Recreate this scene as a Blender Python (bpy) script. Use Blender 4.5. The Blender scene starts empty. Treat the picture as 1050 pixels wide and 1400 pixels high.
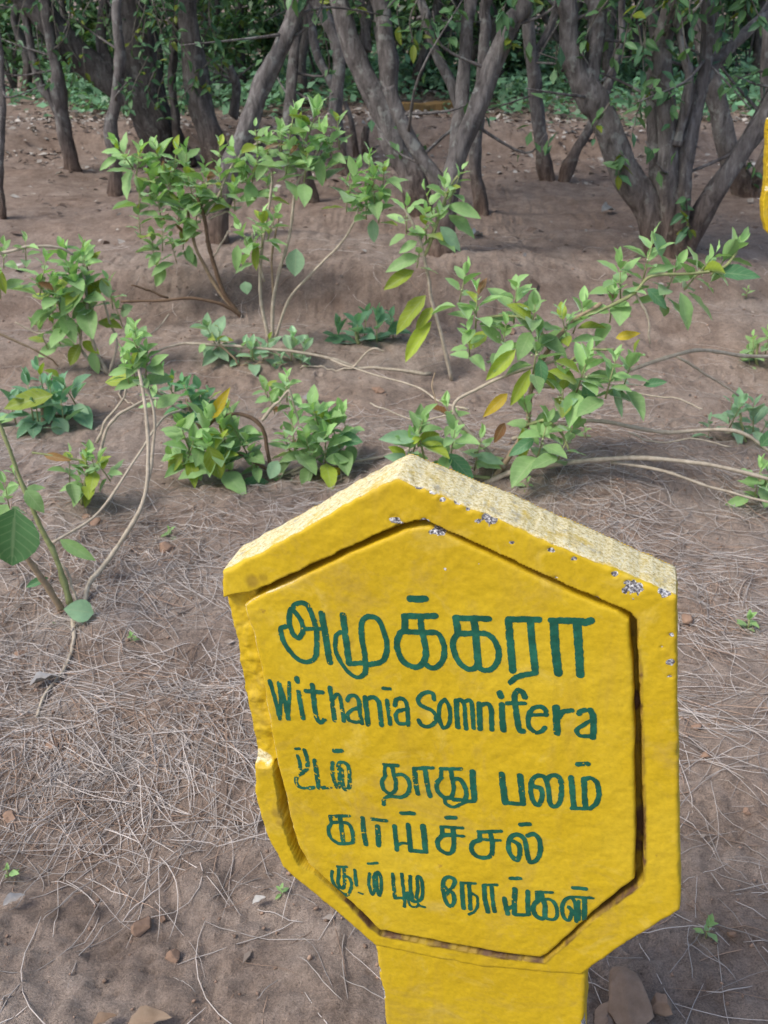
import bpy, math, random
import numpy as np
from mathutils import Vector, Matrix

# ------------------------------------------------------------------ camera, world, sun, exposure
S = bpy.context.scene
COL = S.collection
R = math.radians
CAM_H, PITCH, FPX, CX, CY = 1.30, R(28.0), 1400.0, 525.0, 700.0
cd = bpy.data.cameras.new('camera')
cam = bpy.data.objects.new('camera', cd)
COL.objects.link(cam)
cam.location = (0, 0, CAM_H)
cam.rotation_euler = (R(90) - PITCH, 0, 0)
cd.sensor_fit = 'VERTICAL'
cd.sensor_height = 36.0
cd.sensor_width = 27.0
cd.lens = 36.0
cd.clip_start = 0.02
cd.clip_end = 1000
cd.dof.use_dof = True
cd.dof.focus_distance = 1.15
cd.dof.aperture_fstop = 16.0
S.camera = cam

SUN_EL, SUN_AZ = R(52), R(-118)          # azimuth: degrees to the right of straight ahead
W = bpy.data.worlds.new('World')
S.world = W
W.use_nodes = True
wn = W.node_tree.nodes
wl = W.node_tree.links
bg = wn['Background']
sky = wn.new('ShaderNodeTexSky')
sky.sky_type = 'NISHITA'
sky.sun_disc = False
sky.sun_elevation = SUN_EL
sky.sun_rotation = SUN_AZ
sky.air_density = 1.0
sky.dust_density = 3.0
sky.ozone_density = 1.0
wl.new(sky.outputs[0], bg.inputs[0])
bg.inputs[1].default_value = 0.15
sl = bpy.data.lights.new('sun', 'SUN')
sun = bpy.data.objects.new('sun', sl)
COL.objects.link(sun)
sl.energy = 1.6
sl.angle = R(17)
sl.color = (1.0, 0.97, 0.92)
sd = Vector((math.sin(SUN_AZ) * math.cos(SUN_EL), math.cos(SUN_AZ) * math.cos(SUN_EL), math.sin(SUN_EL)))
sun.rotation_euler = (-sd).to_track_quat('-Z', 'Y').to_euler()
S.view_settings.view_transform = 'Standard'
S.view_settings.look = 'None'
S.view_settings.gamma = 1.0
S.view_settings.exposure = 0.56

rng = np.random.default_rng(7)
random.seed(7)

# ------------------------------------------------------------------ numeric helpers
def _h(ix, iy, iz, seed):
    n = (ix.astype(np.int64) * 374761393 + iy.astype(np.int64) * 668265263 + iz.astype(np.int64) * 2147483647 // 7 + seed * 1274126177) & 0xffffffff
    n = ((n ^ (n >> 13)) * 1274126177) & 0xffffffff
    n = ((n ^ (n >> 16)) * 2246822519) & 0xffffffff
    return ((n ^ (n >> 15)) & 0xffffff) / float(0xffffff)

def vnoise(x, y, z=0.0, seed=0):
    """smooth value noise, -1..1"""
    x = np.asarray(x, float); y = np.asarray(y, float); z = np.asarray(z, float) + 0 * x
    x0 = np.floor(x); y0 = np.floor(y); z0 = np.floor(z)
    fx, fy, fz = x - x0, y - y0, z - z0
    fx = fx * fx * fx * (fx * (fx * 6 - 15) + 10); fy = fy * fy * fy * (fy * (fy * 6 - 15) + 10); fz = fz * fz * (3 - 2 * fz)
    r = 0
    for dz in ((0, 1) if np.any(fz > 0) else (0,)):
        wz = fz if dz else 1 - fz
        a = _h(x0, y0, z0 + dz, seed); b = _h(x0 + 1, y0, z0 + dz, seed)
        c = _h(x0, y0 + 1, z0 + dz, seed); d = _h(x0 + 1, y0 + 1, z0 + dz, seed)
        r = r + wz * ((a * (1 - fx) + b * fx) * (1 - fy) + (c * (1 - fx) + d * fx) * fy)
    return r * 2 - 1

def fbm(x, y, z=0.0, oct=4, seed=0, gain=0.5):
    a, t, f = 1.0, 0.0, 1.0
    for i in range(oct):
        t = t + a * vnoise(np.asarray(x) * f + 17.3 * i, np.asarray(y) * f - 9.1 * i, np.asarray(z) * f, seed + i)
        a *= gain; f *= 2.03
    return t

def sstep(a, b, x):
    t = np.clip((x - a) / (b - a), 0, 1)
    return t * t * (3 - 2 * t)

def crom(pts, n=6):
    """Catmull-Rom through pts"""
    p = np.asarray(pts, float)
    if len(p) < 3:
        return np.array([p[0] + (p[-1] - p[0]) * t for t in np.linspace(0, 1, n + 1)])
    q = np.vstack([2 * p[0] - p[1], p, 2 * p[-1] - p[-2]])
    out = []
    for i in range(1, len(q) - 2):
        for t in np.arange(n) / n:
            a, b, c, d = q[i - 1], q[i], q[i + 1], q[i + 2]
            out.append(0.5 * (2 * b + (c - a) * t + (2 * a - 5 * b + 4 * c - d) * t * t + (3 * b - a - 3 * c + d) * t ** 3))
    out.append(p[-1])
    return np.array(out)

# ------------------------------------------------------------------ where a direction of sight meets the place
cp, sp = math.cos(PITCH), math.sin(PITCH)
def ray(px, py):
    a = (px - CX) / FPX; b = (CY - py) / FPX
    return np.array([a, cp + b * sp, -sp + b * cp])
CAMP = np.array([0, 0, CAM_H])
def at(px, py, D):
    """point seen at px,py at the forward distance D"""
    d = ray(px, py)
    return CAMP + d * (D / d[1])

def ground_big(x, y):
    x = np.asarray(x, float); y = np.asarray(y, float)
    z = 0 * x
    wob = 0.16 * fbm(x * 0.9, y * 0.2, oct=3, seed=3)
    # bank in the middle of the plot: climbs from the near bed to the basin with the trees
    k = 0.55 + 0.45 * sstep(0.9, 0.1, np.abs(x + 0.35) - 0.5)
    z = z + 0.17 * k * sstep(4.1, 4.45, y + wob) * (1 - 0.75 * sstep(4.9, 5.5, y + wob))
    z = z + 0.05 * np.exp(-((y + wob - 5.95) / 0.35) ** 2) * sstep(0.2, -0.5, x)
    # terrace step farther back
    z = z + 0.12 * sstep(8.0, 8.2, y + 1.2 * wob) + 0.06 * np.exp(-((y + wob * 1.2 - 8.5) / 0.25) ** 2)
    # heaped soil round the right-hand shrub and the near left shrub
    z = z + 0.10 * np.exp(-(((x - 0.62) / 0.42) ** 2 + ((y - 2.62) / 0.26) ** 2))
    z = z + 0.05 * np.exp(-(((x - 0.16) / 0.2) ** 2 + ((y - 2.75) / 0.2) ** 2))
    z = z + 0.035 * np.exp(-(((x + 0.62) / 0.16) ** 2 + ((y - 2.0) / 0.14) ** 2))
    z = z + 0.05 * np.exp(-(((x - 1.2) / 0.5) ** 2 + ((y - 4.6) / 0.5) ** 2))
    z = z - 0.035 * np.exp(-((y - 3.45 + 0.5 * wob) / 0.25) ** 2)
    z = z - 0.03 * np.exp(-(((x + 0.35) / 0.25) ** 2 + ((y - 1.78) / 0.12) ** 2))
    z = z + 0.024 * fbm(x * 2.1, y * 2.1, oct=4, seed=11) + 0.03 * sstep(3.5, 5, y) * np.abs(vnoise(x * 0.8, y * 2.2, seed=12))
    return z
def ground(x, y):
    x = np.asarray(x, float); y = np.asarray(y, float)
    near = sstep(14, 5, y)
    z = ground_big(x, y)
    b = np.abs(vnoise(x * 14, y * 14, seed=21)); c = np.abs(vnoise(x * 31 + 5, y * 31, seed=22))
    m = 0.5 + 0.5 * vnoise(x * 3.1, y * 3.1, seed=23)
    z = z + near * (0.012 * b + 0.015 * c * m + 0.009 * np.abs(vnoise(x * 63, y * 63, seed=24)) * (0.35 + m))
    z = z + sstep(4, 2.5, y) * 0.0040 * np.abs(vnoise(x * 105, y * 105, seed=25)) * (0.3 + m)
    return z
def gz(x, y): return float(ground(np.array([x]), np.array([y]))[0])
def gp(px, py):
    """ground point seen at px,py"""
    d = ray(px, py)
    ts = np.geomspace(0.7, 60, 700)
    P = CAMP + d * ts[:, None]
    h = P[:, 2] - ground(P[:, 0], P[:, 1])
    i = int(np.argmax(h < 0)) or len(ts) - 1
    lo, hi = ts[i - 1], ts[i]
    for _ in range(18):
        m = 0.5 * (lo + hi); p = CAMP + d * m
        if p[2] > gz(p[0], p[1]): lo = m
        else: hi = m
    return CAMP + d * hi

# ------------------------------------------------------------------ objects
def thing(name, label, cat, loc, group=None):
    o = bpy.data.objects.new(name, None)
    COL.objects.link(o)
    o.location = loc
    o.empty_display_size = 0.05
    o['label'] = label; o['category'] = cat
    if group: o['group'] = group
    return o
def tag(o, label, cat, group=None):
    o['label'] = label; o['category'] = cat
    if group: o['group'] = group
    return o
def mesh_np(name, V, F, m, parent=None, uv=None, col=None, smooth=True, attrs=None, loc=None, midx=None):
    """V (n,3); F (k,3|4) array or list of polygons"""
    V = np.asarray(V, float)
    base = np.array(parent.location) if parent is not None else (np.array(loc) if loc is not None else np.zeros(3))
    q = parent
    me = bpy.data.meshes.new(name)
    V = V - base
    if isinstance(F, np.ndarray):
        k, s = F.shape
        me.vertices.add(len(V)); me.vertices.foreach_set('co', V.astype(np.float32).ravel())
        me.loops.add(k * s); me.loops.foreach_set('vertex_index', F.astype(np.int32).ravel())
        me.polygons.add(k)
        me.polygons.foreach_set('loop_start', (np.arange(k) * s).astype(np.int32))
        me.polygons.foreach_set('loop_total', np.full(k, s, np.int32))
        me.update(calc_edges=True)
    else:
        me.from_pydata(V.tolist(), [], F)
    ms = m if isinstance(m, (list, tuple)) else [m]
    for x in ms: me.materials.append(x)
    if midx is not None: me.polygons.foreach_set('material_index', np.asarray(midx, np.int32))
    if smooth: me.polygons.foreach_set('use_smooth', np.ones(len(me.polygons), bool))
    li = np.empty(len(me.loops), np.int32); me.loops.foreach_get('vertex_index', li)
    if uv is not None:
        l = me.uv_layers.new(name='UVMap'); l.data.foreach_set('uv', np.asarray(uv, np.float32)[li].ravel())
    if col is not None:
        a = me.attributes.new('tint', 'FLOAT_COLOR', 'POINT')
        c = np.ones((len(V), 4), np.float32); c[:, :3] = col; a.data.foreach_set('color', c.ravel())
    for kx, vx in (attrs or {}).items():
        a = me.attributes.new(kx, 'FLOAT', 'POINT'); a.data.foreach_set('value', np.asarray(vx, np.float32))
    o = bpy.data.objects.new(name, me)
    COL.objects.link(o)
    if parent is not None: o.parent = parent
    elif loc is not None: o.location = loc
    return o

class Bag:
    """collects pieces of one mesh"""
    def __init__(s): s.V, s.F, s.U, s.C, s.M, s.n = [], [], [], [], [], 0
    def add(s, V, F, U=None, C=None, mi=0):
        V = np.asarray(V); s.V.append(V); s.F.append(np.asarray(F) + s.n); s.n += len(V); s.M.append(np.full(len(F), mi))
        s.U.append(U if U is not None else np.zeros((len(V), 2)))
        c = np.empty((len(V), 3)); c[:] = (1, 1, 1) if C is None else C; s.C.append(c)
    def build(s, name, m, parent=None, loc=None, smooth=True):
        if not s.V: return None
        return mesh_np(name, np.vstack(s.V), np.vstack(s.F), m, parent, np.vstack(s.U), np.vstack(s.C), smooth, loc=loc, midx=np.concatenate(s.M))

def tube(bag, P, r, sides=7, rough=0.0, seed=0, col=None, cap=True, mi=0):
    P = np.asarray(P, float); n = len(P)
    r = np.broadcast_to(np.asarray(r, float), (n,)).copy()
    T = np.gradient(P, axis=0); T /= np.linalg.norm(T, axis=1)[:, None] + 1e-12
    a = np.array([0.31, 0.27, 0.9]); a = a if abs(T[0] @ a) < 0.95 else np.array([1.0, 0, 0])
    N = np.zeros_like(P); v = a - T[0] * (a @ T[0]); N[0] = v / np.linalg.norm(v)
    for i in range(1, n):
        v = N[i - 1] - T[i] * (N[i - 1] @ T[i]); N[i] = v / (np.linalg.norm(v) + 1e-12)
    B = np.cross(T, N)
    th = np.linspace(0, 2 * np.pi, sides, endpoint=False)
    L = np.r_[0, np.cumsum(np.linalg.norm(np.diff(P, axis=0), axis=1))]
    rr = r[:, None] * np.ones(sides)
    if rough:
        k = 1.0 / max(r.max(), 1e-4)
        rr = rr * (1 + rough * fbm(np.cos(th)[None] * 1.6 + seed * 3.1 + 0 * rr, np.sin(th)[None] * 1.6 + 0 * rr, L[:, None] * k * 0.35 + 0 * rr, oct=3, seed=seed))
    V = P[:, None] + rr[..., None] * (np.cos(th)[None, :, None] * N[:, None] + np.sin(th)[None, :, None] * B[:, None])
    V = V.reshape(-1, 3)
    i = np.arange(n - 1)[:, None] * sides; j = np.arange(sides)[None]
    F = np.stack([i + j, i + (j + 1) % sides, i + sides + (j + 1) % sides, i + sides + j], -1).reshape(-1, 4)
    U = np.stack([np.repeat(L, sides), np.tile(th / 6.283, n)], 1)
    if cap:
        V = np.vstack([V, P[:1], P[-1:]]); c0, c1 = n * sides, n * sides + 1
        U = np.vstack([U, [[0, 0]], [[L[-1], 0]]])
        jj = np.arange(0, sides, 2)
        F0 = np.stack([np.full(len(jj), c0), (jj + 2) % sides if sides % 2 == 0 else np.minimum(jj + 2, sides) % sides, (jj + 1) % sides, jj], -1)
        o = (n - 1) * sides
        F1 = np.stack([np.full(len(jj), c1), o + jj, o + (jj + 1) % sides, o + ((jj + 2) % sides if sides % 2 == 0 else np.minimum(jj + 2, sides) % sides)], -1)
        if sides % 2 == 0: F = np.vstack([F, F0, F1])
    bag.add(V, F, U, col, mi)

# ------------------------------------------------------------------ materials
def mat(name):
    m = bpy.data.materials.new(name); m.use_nodes = True
    nt = m.node_tree
    return m, nt.nodes, nt.links, nt.nodes['Principled BSDF']
def N(nodes, t, **kw):
    n = nodes.new(t)
    for k, v in kw.items():
        if k.startswith('i_'):
            n.inputs[int(k[2:])].default_value = v
        else: setattr(n, k, v)
    return n
def noise(nd, lk, scale, detail=5.0, rough=0.6, vec=None, dist=0.0):
    n = nd.new('ShaderNodeTexNoise')
    n.inputs['Scale'].default_value = scale; n.inputs['Detail'].default_value = detail
    n.inputs['Roughness'].default_value = rough; n.inputs['Distortion'].default_value = dist
    if vec is not None: lk.new(vec, n.inputs['Vector'])
    return n.outputs['Fac']
def ramp(nd, lk, fac, stops, interp='LINEAR'):
    r = nd.new('ShaderNodeValToRGB'); r.color_ramp.interpolation = interp
    e = r.color_ramp.elements
    while len(e) < len(stops): e.new(0.5)
    for x, (p, c) in zip(e, stops):
        x.position = p; x.color = (c if isinstance(c, (tuple, list)) else (c, c, c)) + ((1,) if not isinstance(c, (tuple, list)) or len(c) == 3 else ())
    lk.new(fac, r.inputs[0]); return r.outputs['Color']
def mixc(nd, lk, fac, a, b, mode='MIX'):
    m = nd.new('ShaderNodeMix'); m.data_type = 'RGBA'; m.blend_type = mode
    for s, v in ((m.inputs[0], fac), (m.inputs[6], a), (m.inputs[7], b)):
        if hasattr(v, 'is_linked'): lk.new(v, s)
        else: s.default_value = v if not isinstance(v, tuple) else v + (1,) * (4 - len(v))
    return m.outputs[2]
def math_(nd, lk, op, a, b=0.0, clamp=False):
    m = nd.new('ShaderNodeMath'); m.operation = op; m.use_clamp = clamp
    for s, v in ((m.inputs[0], a), (m.inputs[1], b)):
        if hasattr(v, 'is_linked'): lk.new(v, s)
        else: s.default_value = v
    return m.outputs[0]
def bump(nd, lk, h, strength, dist, b, prev=None):
    n = nd.new('ShaderNodeBump'); n.inputs['Strength'].default_value = strength; n.inputs['Distance'].default_value = dist
    lk.new(h, n.inputs['Height'])
    if prev is not None: lk.new(prev, n.inputs['Normal'])
    if b is not None: lk.new(n.outputs[0], b.inputs['Normal'])
    return n.outputs[0]
def attr(nd, name):
    a = nd.new('ShaderNodeAttribute'); a.attribute_name = name; return a
def objco(nd): return nd.new('ShaderNodeTexCoord').outputs['Object']

def mk_ground():
    m, nd, lk, b = mat('dry_red_earth'); v = objco(nd)
    a = noise(nd, lk, 1.3, 6, 0.6, v); c = noise(nd, lk, 9, 8, 0.68, v); f = noise(nd, lk, 70, 6, 0.7, v)
    c1 = ramp(nd, lk, c, [(0.28, (0.225, 0.180, 0.148)), (0.5, (0.36, 0.302, 0.256)), (0.75, (0.47, 0.408, 0.355))])
    c2 = ramp(nd, lk, a, [(0.3, (0.90, 0.78, 0.70)), (0.7, (1.05, 1.03, 1.02))])
    k = mixc(nd, lk, 1.0, c1, c2, 'MULTIPLY')
    k = mixc(nd, lk, 0.8, k, ramp(nd, lk, f, [(0.3, 0.62), (0.52, 0.98), (0.8, 1.3)]), 'MULTIPLY')
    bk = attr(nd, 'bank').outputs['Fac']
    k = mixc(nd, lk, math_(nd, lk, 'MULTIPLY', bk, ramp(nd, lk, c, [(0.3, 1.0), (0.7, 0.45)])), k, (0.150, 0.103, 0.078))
    vo = nd.new('ShaderNodeTexVoronoi'); vo.inputs['Scale'].default_value = 95; lk.new(v, vo.inputs['Vector'])
    sel = math_(nd, lk, 'GREATER_THAN', N_sep(nd, lk, vo.outputs['Color']), 0.93)
    spot = math_(nd, lk, 'MULTIPLY', sel, ramp(nd, lk, vo.outputs['Distance'], [(0.25, 1.0), (0.38, 0.0)]))
    lk.new(k, b.inputs['Base Color']); b.inputs['Roughness'].default_value = 0.95
    b.inputs['Specular IOR Level'].default_value = 0.2
    g3 = noise(nd, lk, 330, 5, 0.75, v)
    k = mixc(nd, lk, 0.85, k, ramp(nd, lk, g3, [(0.30, 0.55), (0.5, 1.0), (0.68, 1.35)]), 'MULTIPLY')
    lk.new(k, b.inputs['Base Color'])
    h = math_(nd, lk, 'ADD', f, math_(nd, lk, 'MULTIPLY', spot, 0.5))
    n1 = bump(nd, lk, h, 1.0, 0.010, None)
    bump(nd, lk, g3, 1.0, 0.004, b, n1)
    return m
def N_sep(nd, lk, c):
    s = nd.new('ShaderNodeSeparateColor'); lk.new(c, s.inputs[0]); return s.outputs[0]

def leaf_mat(name, trans=0.35, rough=0.5, vein=0.35, spec=0.35, sheen=0.0):
    m, nd, lk, b = mat(name)
    t = attr(nd, 'tint').outputs['Color']
    uv = nd.new('ShaderNodeUVMap').outputs[0]
    sx = nd.new('ShaderNodeSeparateXYZ'); lk.new(uv, sx.inputs[0])
    u, s = sx.outputs[0], sx.outputs[1]              # along, across (-1..1)
    ab = math_(nd, lk, 'ABSOLUTE', s)
    mid = ramp(nd, lk, ab, [(0.03, 1.0), (0.10, 0.0)])
    w = math_(nd, lk, 'SUBTRACT', math_(nd, lk, 'MULTIPLY', u, 7.0), math_(nd, lk, 'MULTIPLY', ab, 1.6))
    fr = math_(nd, lk, 'FRACT', w)
    side = ramp(nd, lk, math_(nd, lk, 'ABSOLUTE', math_(nd, lk, 'SUBTRACT', fr, 0.5)), [(0.03, 0.6), (0.14, 0.0)])
    v = math_(nd, lk, 'MULTIPLY', math_(nd, lk, 'MAXIMUM', mid, side), vein)
    pale = mixc(nd, lk, 0.55, t, (0.42, 0.52, 0.30))
    k = mixc(nd, lk, v, t, pale)
    co = objco(nd)
    k = mixc(nd, lk, 0.5, k, ramp(nd, lk, noise(nd, lk, 45, 4, 0.6, co), [(0.3, 0.78), (0.7, 1.2)]), 'MULTIPLY')
    lk.new(k, b.inputs['Base Color']); b.inputs['Roughness'].default_value = rough
    b.inputs['Specular IOR Level'].default_value = spec
    b.inputs['Sheen Weight'].default_value = sheen; b.inputs['Sheen Roughness'].default_value = 0.4; b.inputs['Sheen Tint'].default_value = (0.85, 1.0, 0.92, 1)
    bump(nd, lk, math_(nd, lk, 'MAXIMUM', mid, side), -0.4, 0.0015, b)
    tr = nd.new('ShaderNodeBsdfTranslucent')
    lk.new(mixc(nd, lk, 1.0, k, (1.25, 1.35, 0.55), 'MULTIPLY'), tr.inputs[0])
    mx = nd.new('ShaderNodeMixShader'); mx.inputs[0].default_value = trans
    lk.new(b.outputs[0], mx.inputs[1]); lk.new(tr.outputs[0], mx.inputs[2])
    lk.new(mx.outputs[0], nd['Material Output'].inputs[0])
    return m

def bark_mat(name, c0, c1, c2, scale=1.0):
    m, nd, lk, b = mat(name); v = objco(nd)
    mp = nd.new('ShaderNodeMapping'); mp.inputs['Scale'].default_value = (1, 1, 0.28); lk.new(v, mp.inputs[0])
    a = noise(nd, lk, 34 * scale, 7, 0.7, mp.outputs[0], 0.5); p = noise(nd, lk, 7 * scale, 5, 0.62, v)
    k = ramp(nd, lk, a, [(0.28, c0), (0.5, c1), (0.78, c2)])
    k = mixc(nd, lk, 0.75, k, ramp(nd, lk, p, [(0.3, (0.62, 0.60, 0.60)), (0.5, (0.95, 0.95, 0.95)), (0.68, (1.35, 1.38, 1.36))]), 'MULTIPLY')
    lich = ramp(nd, lk, noise(nd, lk, 19 * scale, 5, 0.6, v), [(0.56, 0.0), (0.64, 0.7)])
    k = mixc(nd, lk, lich, k, (0.30, 0.31, 0.29))
    at_ = attr(nd, 'tint').outputs['Color']
    k = mixc(nd, lk, 1.0, k, at_, 'MULTIPLY')
    lk.new(k, b.inputs['Base Color']); b.inputs['Roughness'].default_value = 0.9
    b.inputs['Specular IOR Level'].default_value = 0.2
    bump(nd, lk, a, 1.0, 0.022, b)
    return m
def plain(name, c0, c1, scale=30, rough=0.8, bmp=0.3, bd=0.003, tint=False, spec=0.3):
    m, nd, lk, b = mat(name); v = objco(nd)
    a = noise(nd, lk, scale, 6, 0.65, v)
    k = ramp(nd, lk, a, [(0.3, c0), (0.7, c1)])
    if tint: k = mixc(nd, lk, 1.0, k, attr(nd, 'tint').outputs['Color'], 'MULTIPLY')
    lk.new(k, b.inputs['Base Color']); b.inputs['Roughness'].default_value = rough
    b.inputs['Specular IOR Level'].default_value = spec
    bump(nd, lk, a, bmp, bd, b)
    return m

M_ground = mk_ground()
M_leaf = leaf_mat('downy_shrub_leaf', 0.30, 0.55, 0.5, 0.35, 0.6)
M_tleaf = leaf_mat('tree_leaf', 0.25, 0.45, 0.3)
M_bark = bark_mat('grey_brown_bark', (0.055, 0.049, 0.047), (0.165, 0.150, 0.144), (0.32, 0.30, 0.292))
M_stem = plain('pale_woody_stem', (0.30, 0.255, 0.20), (0.52, 0.46, 0.38), 60, 0.8, 0.4, 0.002, tint=True)
M_needle = plain('dry_grey_needle', (0.38, 0.345, 0.315), (0.60, 0.555, 0.515), 9, 0.75, 0.0, 0.001, tint=True)
M_stone = plain('dusty_brown_stone', (0.20, 0.145, 0.11), (0.34, 0.265, 0.215), 26, 0.9, 0.6, 0.006, tint=True)
M_bud = plain('pale_green_bud', (0.26, 0.33, 0.15), (0.42, 0.46, 0.27), 50, 0.6, 0.0)
M_litter = plain('dry_leaf', (0.55, 0.5, 0.45), (1, 1, 1), 20, 0.8, 0.0, tint=True)

def yellow_mat():
    m, nd, lk, b = mat('yellow_masonry_paint'); v = objco(nd)
    a = noise(nd, lk, 5, 6, 0.6, v); f = noise(nd, lk, 45, 6, 0.65, v); g = noise(nd, lk, 230, 4, 0.6, v)
    k = ramp(nd, lk, a, [(0.25, (0.50, 0.325, 0.008)), (0.5, (0.57, 0.385, 0.012)), (0.75, (0.63, 0.445, 0.030))])
    sm = ramp(nd, lk, noise(nd, lk, 9, 6, 0.75, v, 0.8), [(0.52, 0.0), (0.72, 0.55)])
    k = mixc(nd, lk, sm, k, (0.42, 0.285, 0.075))
    mp = nd.new('ShaderNodeMapping'); mp.inputs['Scale'].default_value = (1, 1, 0.12); lk.new(v, mp.inputs[0])
    dr = ramp(nd, lk, noise(nd, lk, 34, 5, 0.6, mp.outputs[0], 0.2), [(0.54, 0.0), (0.76, 0.40)])
    k = mixc(nd, lk, dr, k, (0.40, 0.26, 0.05))
    fd = ramp(nd, lk, noise(nd, lk, 16, 6, 0.7, v, 1.2), [(0.56, 0.0), (0.78, 0.5)])
    k = mixc(nd, lk, fd, k, (0.70, 0.53, 0.13))
    k = mixc(nd, lk, 0.5, k, ramp(nd, lk, g, [(0.3, 0.80), (0.6, 1.06)]), 'MULTIPLY')
    sp_ = ramp(nd, lk, f, [(0.68, 0.0), (0.74, 0.7)])
    k = mixc(nd, lk, sp_, k, (0.34, 0.20, 0.03))
    d = attr(nd, 'dirt').outputs['Fac']
    dm = math_(nd, lk, 'MULTIPLY', d, ramp(nd, lk, f, [(0.25, 0.55), (0.55, 1.0)]), True)
    k = mixc(nd, lk, dm, k, ramp(nd, lk, f, [(0.3, (0.035, 0.018, 0.010)), (0.7, (0.13, 0.065, 0.030))]))
    c = attr(nd, 'chip').outputs['Fac']
    cm = ramp(nd, lk, math_(nd, lk, 'ADD', c, math_(nd, lk, 'MULTIPLY', math_(nd, lk, 'SUBTRACT', g, 0.5), 1.4)), [(0.48, 0.0), (0.56, 1.0)])
    gr = ramp(nd, lk, noise(nd, lk, 420, 3, 0.6, v), [(0.38, (0.06, 0.055, 0.06)), (0.52, (0.27, 0.26, 0.27)), (0.64, (0.75, 0.74, 0.72))])
    k = mixc(nd, lk, cm, k, gr)
    # rain-worn lime showing through on the top edges
    wv = attr(nd, 'worn').outputs['Fac']
    wm = ramp(nd, lk, math_(nd, lk, 'ADD', wv, math_(nd, lk, 'MULTIPLY', math_(nd, lk, 'SUBTRACT', f, 0.5), 0.9)), [(0.42, 0.0), (0.62, 1.0)])
    wc = ramp(nd, lk, noise(nd, lk, 300, 7, 0.78, v), [(0.31, (0.13, 0.12, 0.12)), (0.39, (0.48, 0.36, 0.14)), (0.49, (0.74, 0.63, 0.33)), (0.58, (0.82, 0.75, 0.52)), (0.70, (0.85, 0.82, 0.70))])
    wc = mixc(nd, lk, ramp(nd, lk, noise(nd, lk, 60, 5, 0.7, v), [(0.56, 0.0), (0.66, 0.6)]), wc, (0.30, 0.27, 0.22))
    k = mixc(nd, lk, wm, k, wc)
    lk.new(k, b.inputs['Base Color'])
    lk.new(ramp(nd, lk, wm, [(0, 0.58), (1, 0.9)]), b.inputs['Roughness'])
    b.inputs['Specular IOR Level'].default_value = 0.28
    n1 = bump(nd, lk, f, 0.14, 0.0015, None)
    n2 = bump(nd, lk, g, 0.40, 0.0008, None, n1)
    hh = math_(nd, lk, 'MULTIPLY', noise(nd, lk, 300, 7, 0.78, v), wm)
    bump(nd, lk, hh, 0.8, 0.0018, b, n2)
    return m
M_yellow = yellow_mat()
def green_mat():
    m, nd, lk, b = mat('green_lettering_paint'); v = objco(nd)
    k = ramp(nd, lk, noise(nd, lk, 60, 5, 0.6, v), [(0.3, (0.003, 0.070, 0.042)), (0.5, (0.006, 0.095, 0.058)), (0.72, (0.016, 0.15, 0.09))])
    lk.new(k, b.inputs['Base Color']); b.inputs['Roughness'].default_value = 0.42
    bump(nd, lk, noise(nd, lk, 230, 4, 0.6, v), 0.3, 0.0008, b)
    return m
M_green = green_mat()

# ------------------------------------------------------------------ the ground: one sheet to the horizon
def axis_x():
    a = [0.0]; s = 0.011
    while a[-1] < 400:
        a.append(a[-1] + s)
        if a[-1] > 1.15: s *= 1.035
    a = np.array(a); return np.r_[-a[:0:-1], a]
def axis_y():
    a = [0.55]; s = 0.010
    while a[-1] < 400:
        a.append(a[-1] + s)
        if a[-1] > 2.3: s *= 1.012 if a[-1] < 14 else 1.08
    b = [0.55]; s = 0.02
    while b[-1] > -60:
        s *= 1.25; b.append(b[-1] - s)
    return np.r_[np.array(b[:0:-1]), np.array(a)]
gx, gy = axis_x(), axis_y()
GX, GY = np.meshgrid(gx, gy)
GZ = ground(GX, GY)
_e = 0.03
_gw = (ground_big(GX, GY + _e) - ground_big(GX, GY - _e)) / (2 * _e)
BANK = (np.clip(sstep(0.14, 0.45, _gw + 0.1 * vnoise(GX * 6, GY * 6, seed=170)), 0, 1) * sstep(3.2, 3.8, GY) * sstep(14, 10, GY) * 0.7)  # slope faces: redder exposed soil, with their shading put into the colour
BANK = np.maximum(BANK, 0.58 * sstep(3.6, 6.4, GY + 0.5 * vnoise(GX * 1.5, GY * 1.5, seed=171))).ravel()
nxx = len(gx); ii = np.arange(len(gy) - 1)[:, None] * nxx; jj = np.arange(nxx - 1)[None]
GF = np.stack([ii + jj, ii + jj + 1, ii + nxx + jj + 1, ii + nxx + jj], -1).reshape(-1, 4)
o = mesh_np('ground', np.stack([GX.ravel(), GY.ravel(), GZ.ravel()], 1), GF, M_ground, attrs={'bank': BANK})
o['kind'] = 'structure'

# ------------------------------------------------------------------ the painted masonry sign
SC = 0.95
sn = np.array([0.232, 0.415, 0.880]); sn /= np.linalg.norm(sn)          # into the board, camera axes
su = np.array([-0.102, 0.910, -0.402]); su -= sn * (su @ sn); su /= np.linalg.norm(su)
def cam2w(c): return np.array([c[0], c[2] * cp + c[1] * sp, -c[2] * sp + c[1] * cp])
s_n = -cam2w(sn)                 # outward normal of the face
s_v = cam2w(su)
s_u = np.cross(s_v, s_n)
s_o = CAMP + cam2w(np.array([0.045, -0.096, 1.0])) * SC
def uv_of(px, py):
    d = ray(px, py)
    t = ((s_o - CAMP) @ s_n) / (d @ s_n)
    q = CAMP + d * t - s_o
    return np.array([q @ s_u, q @ s_v])
def UVP(L): return np.array([uv_of(*p) for p in L])
def s_pt(u, v, n): return s_o + np.asarray(u)[..., None] * s_u + np.asarray(v)[..., None] * s_v + np.asarray(n)[..., None] * s_n

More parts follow.
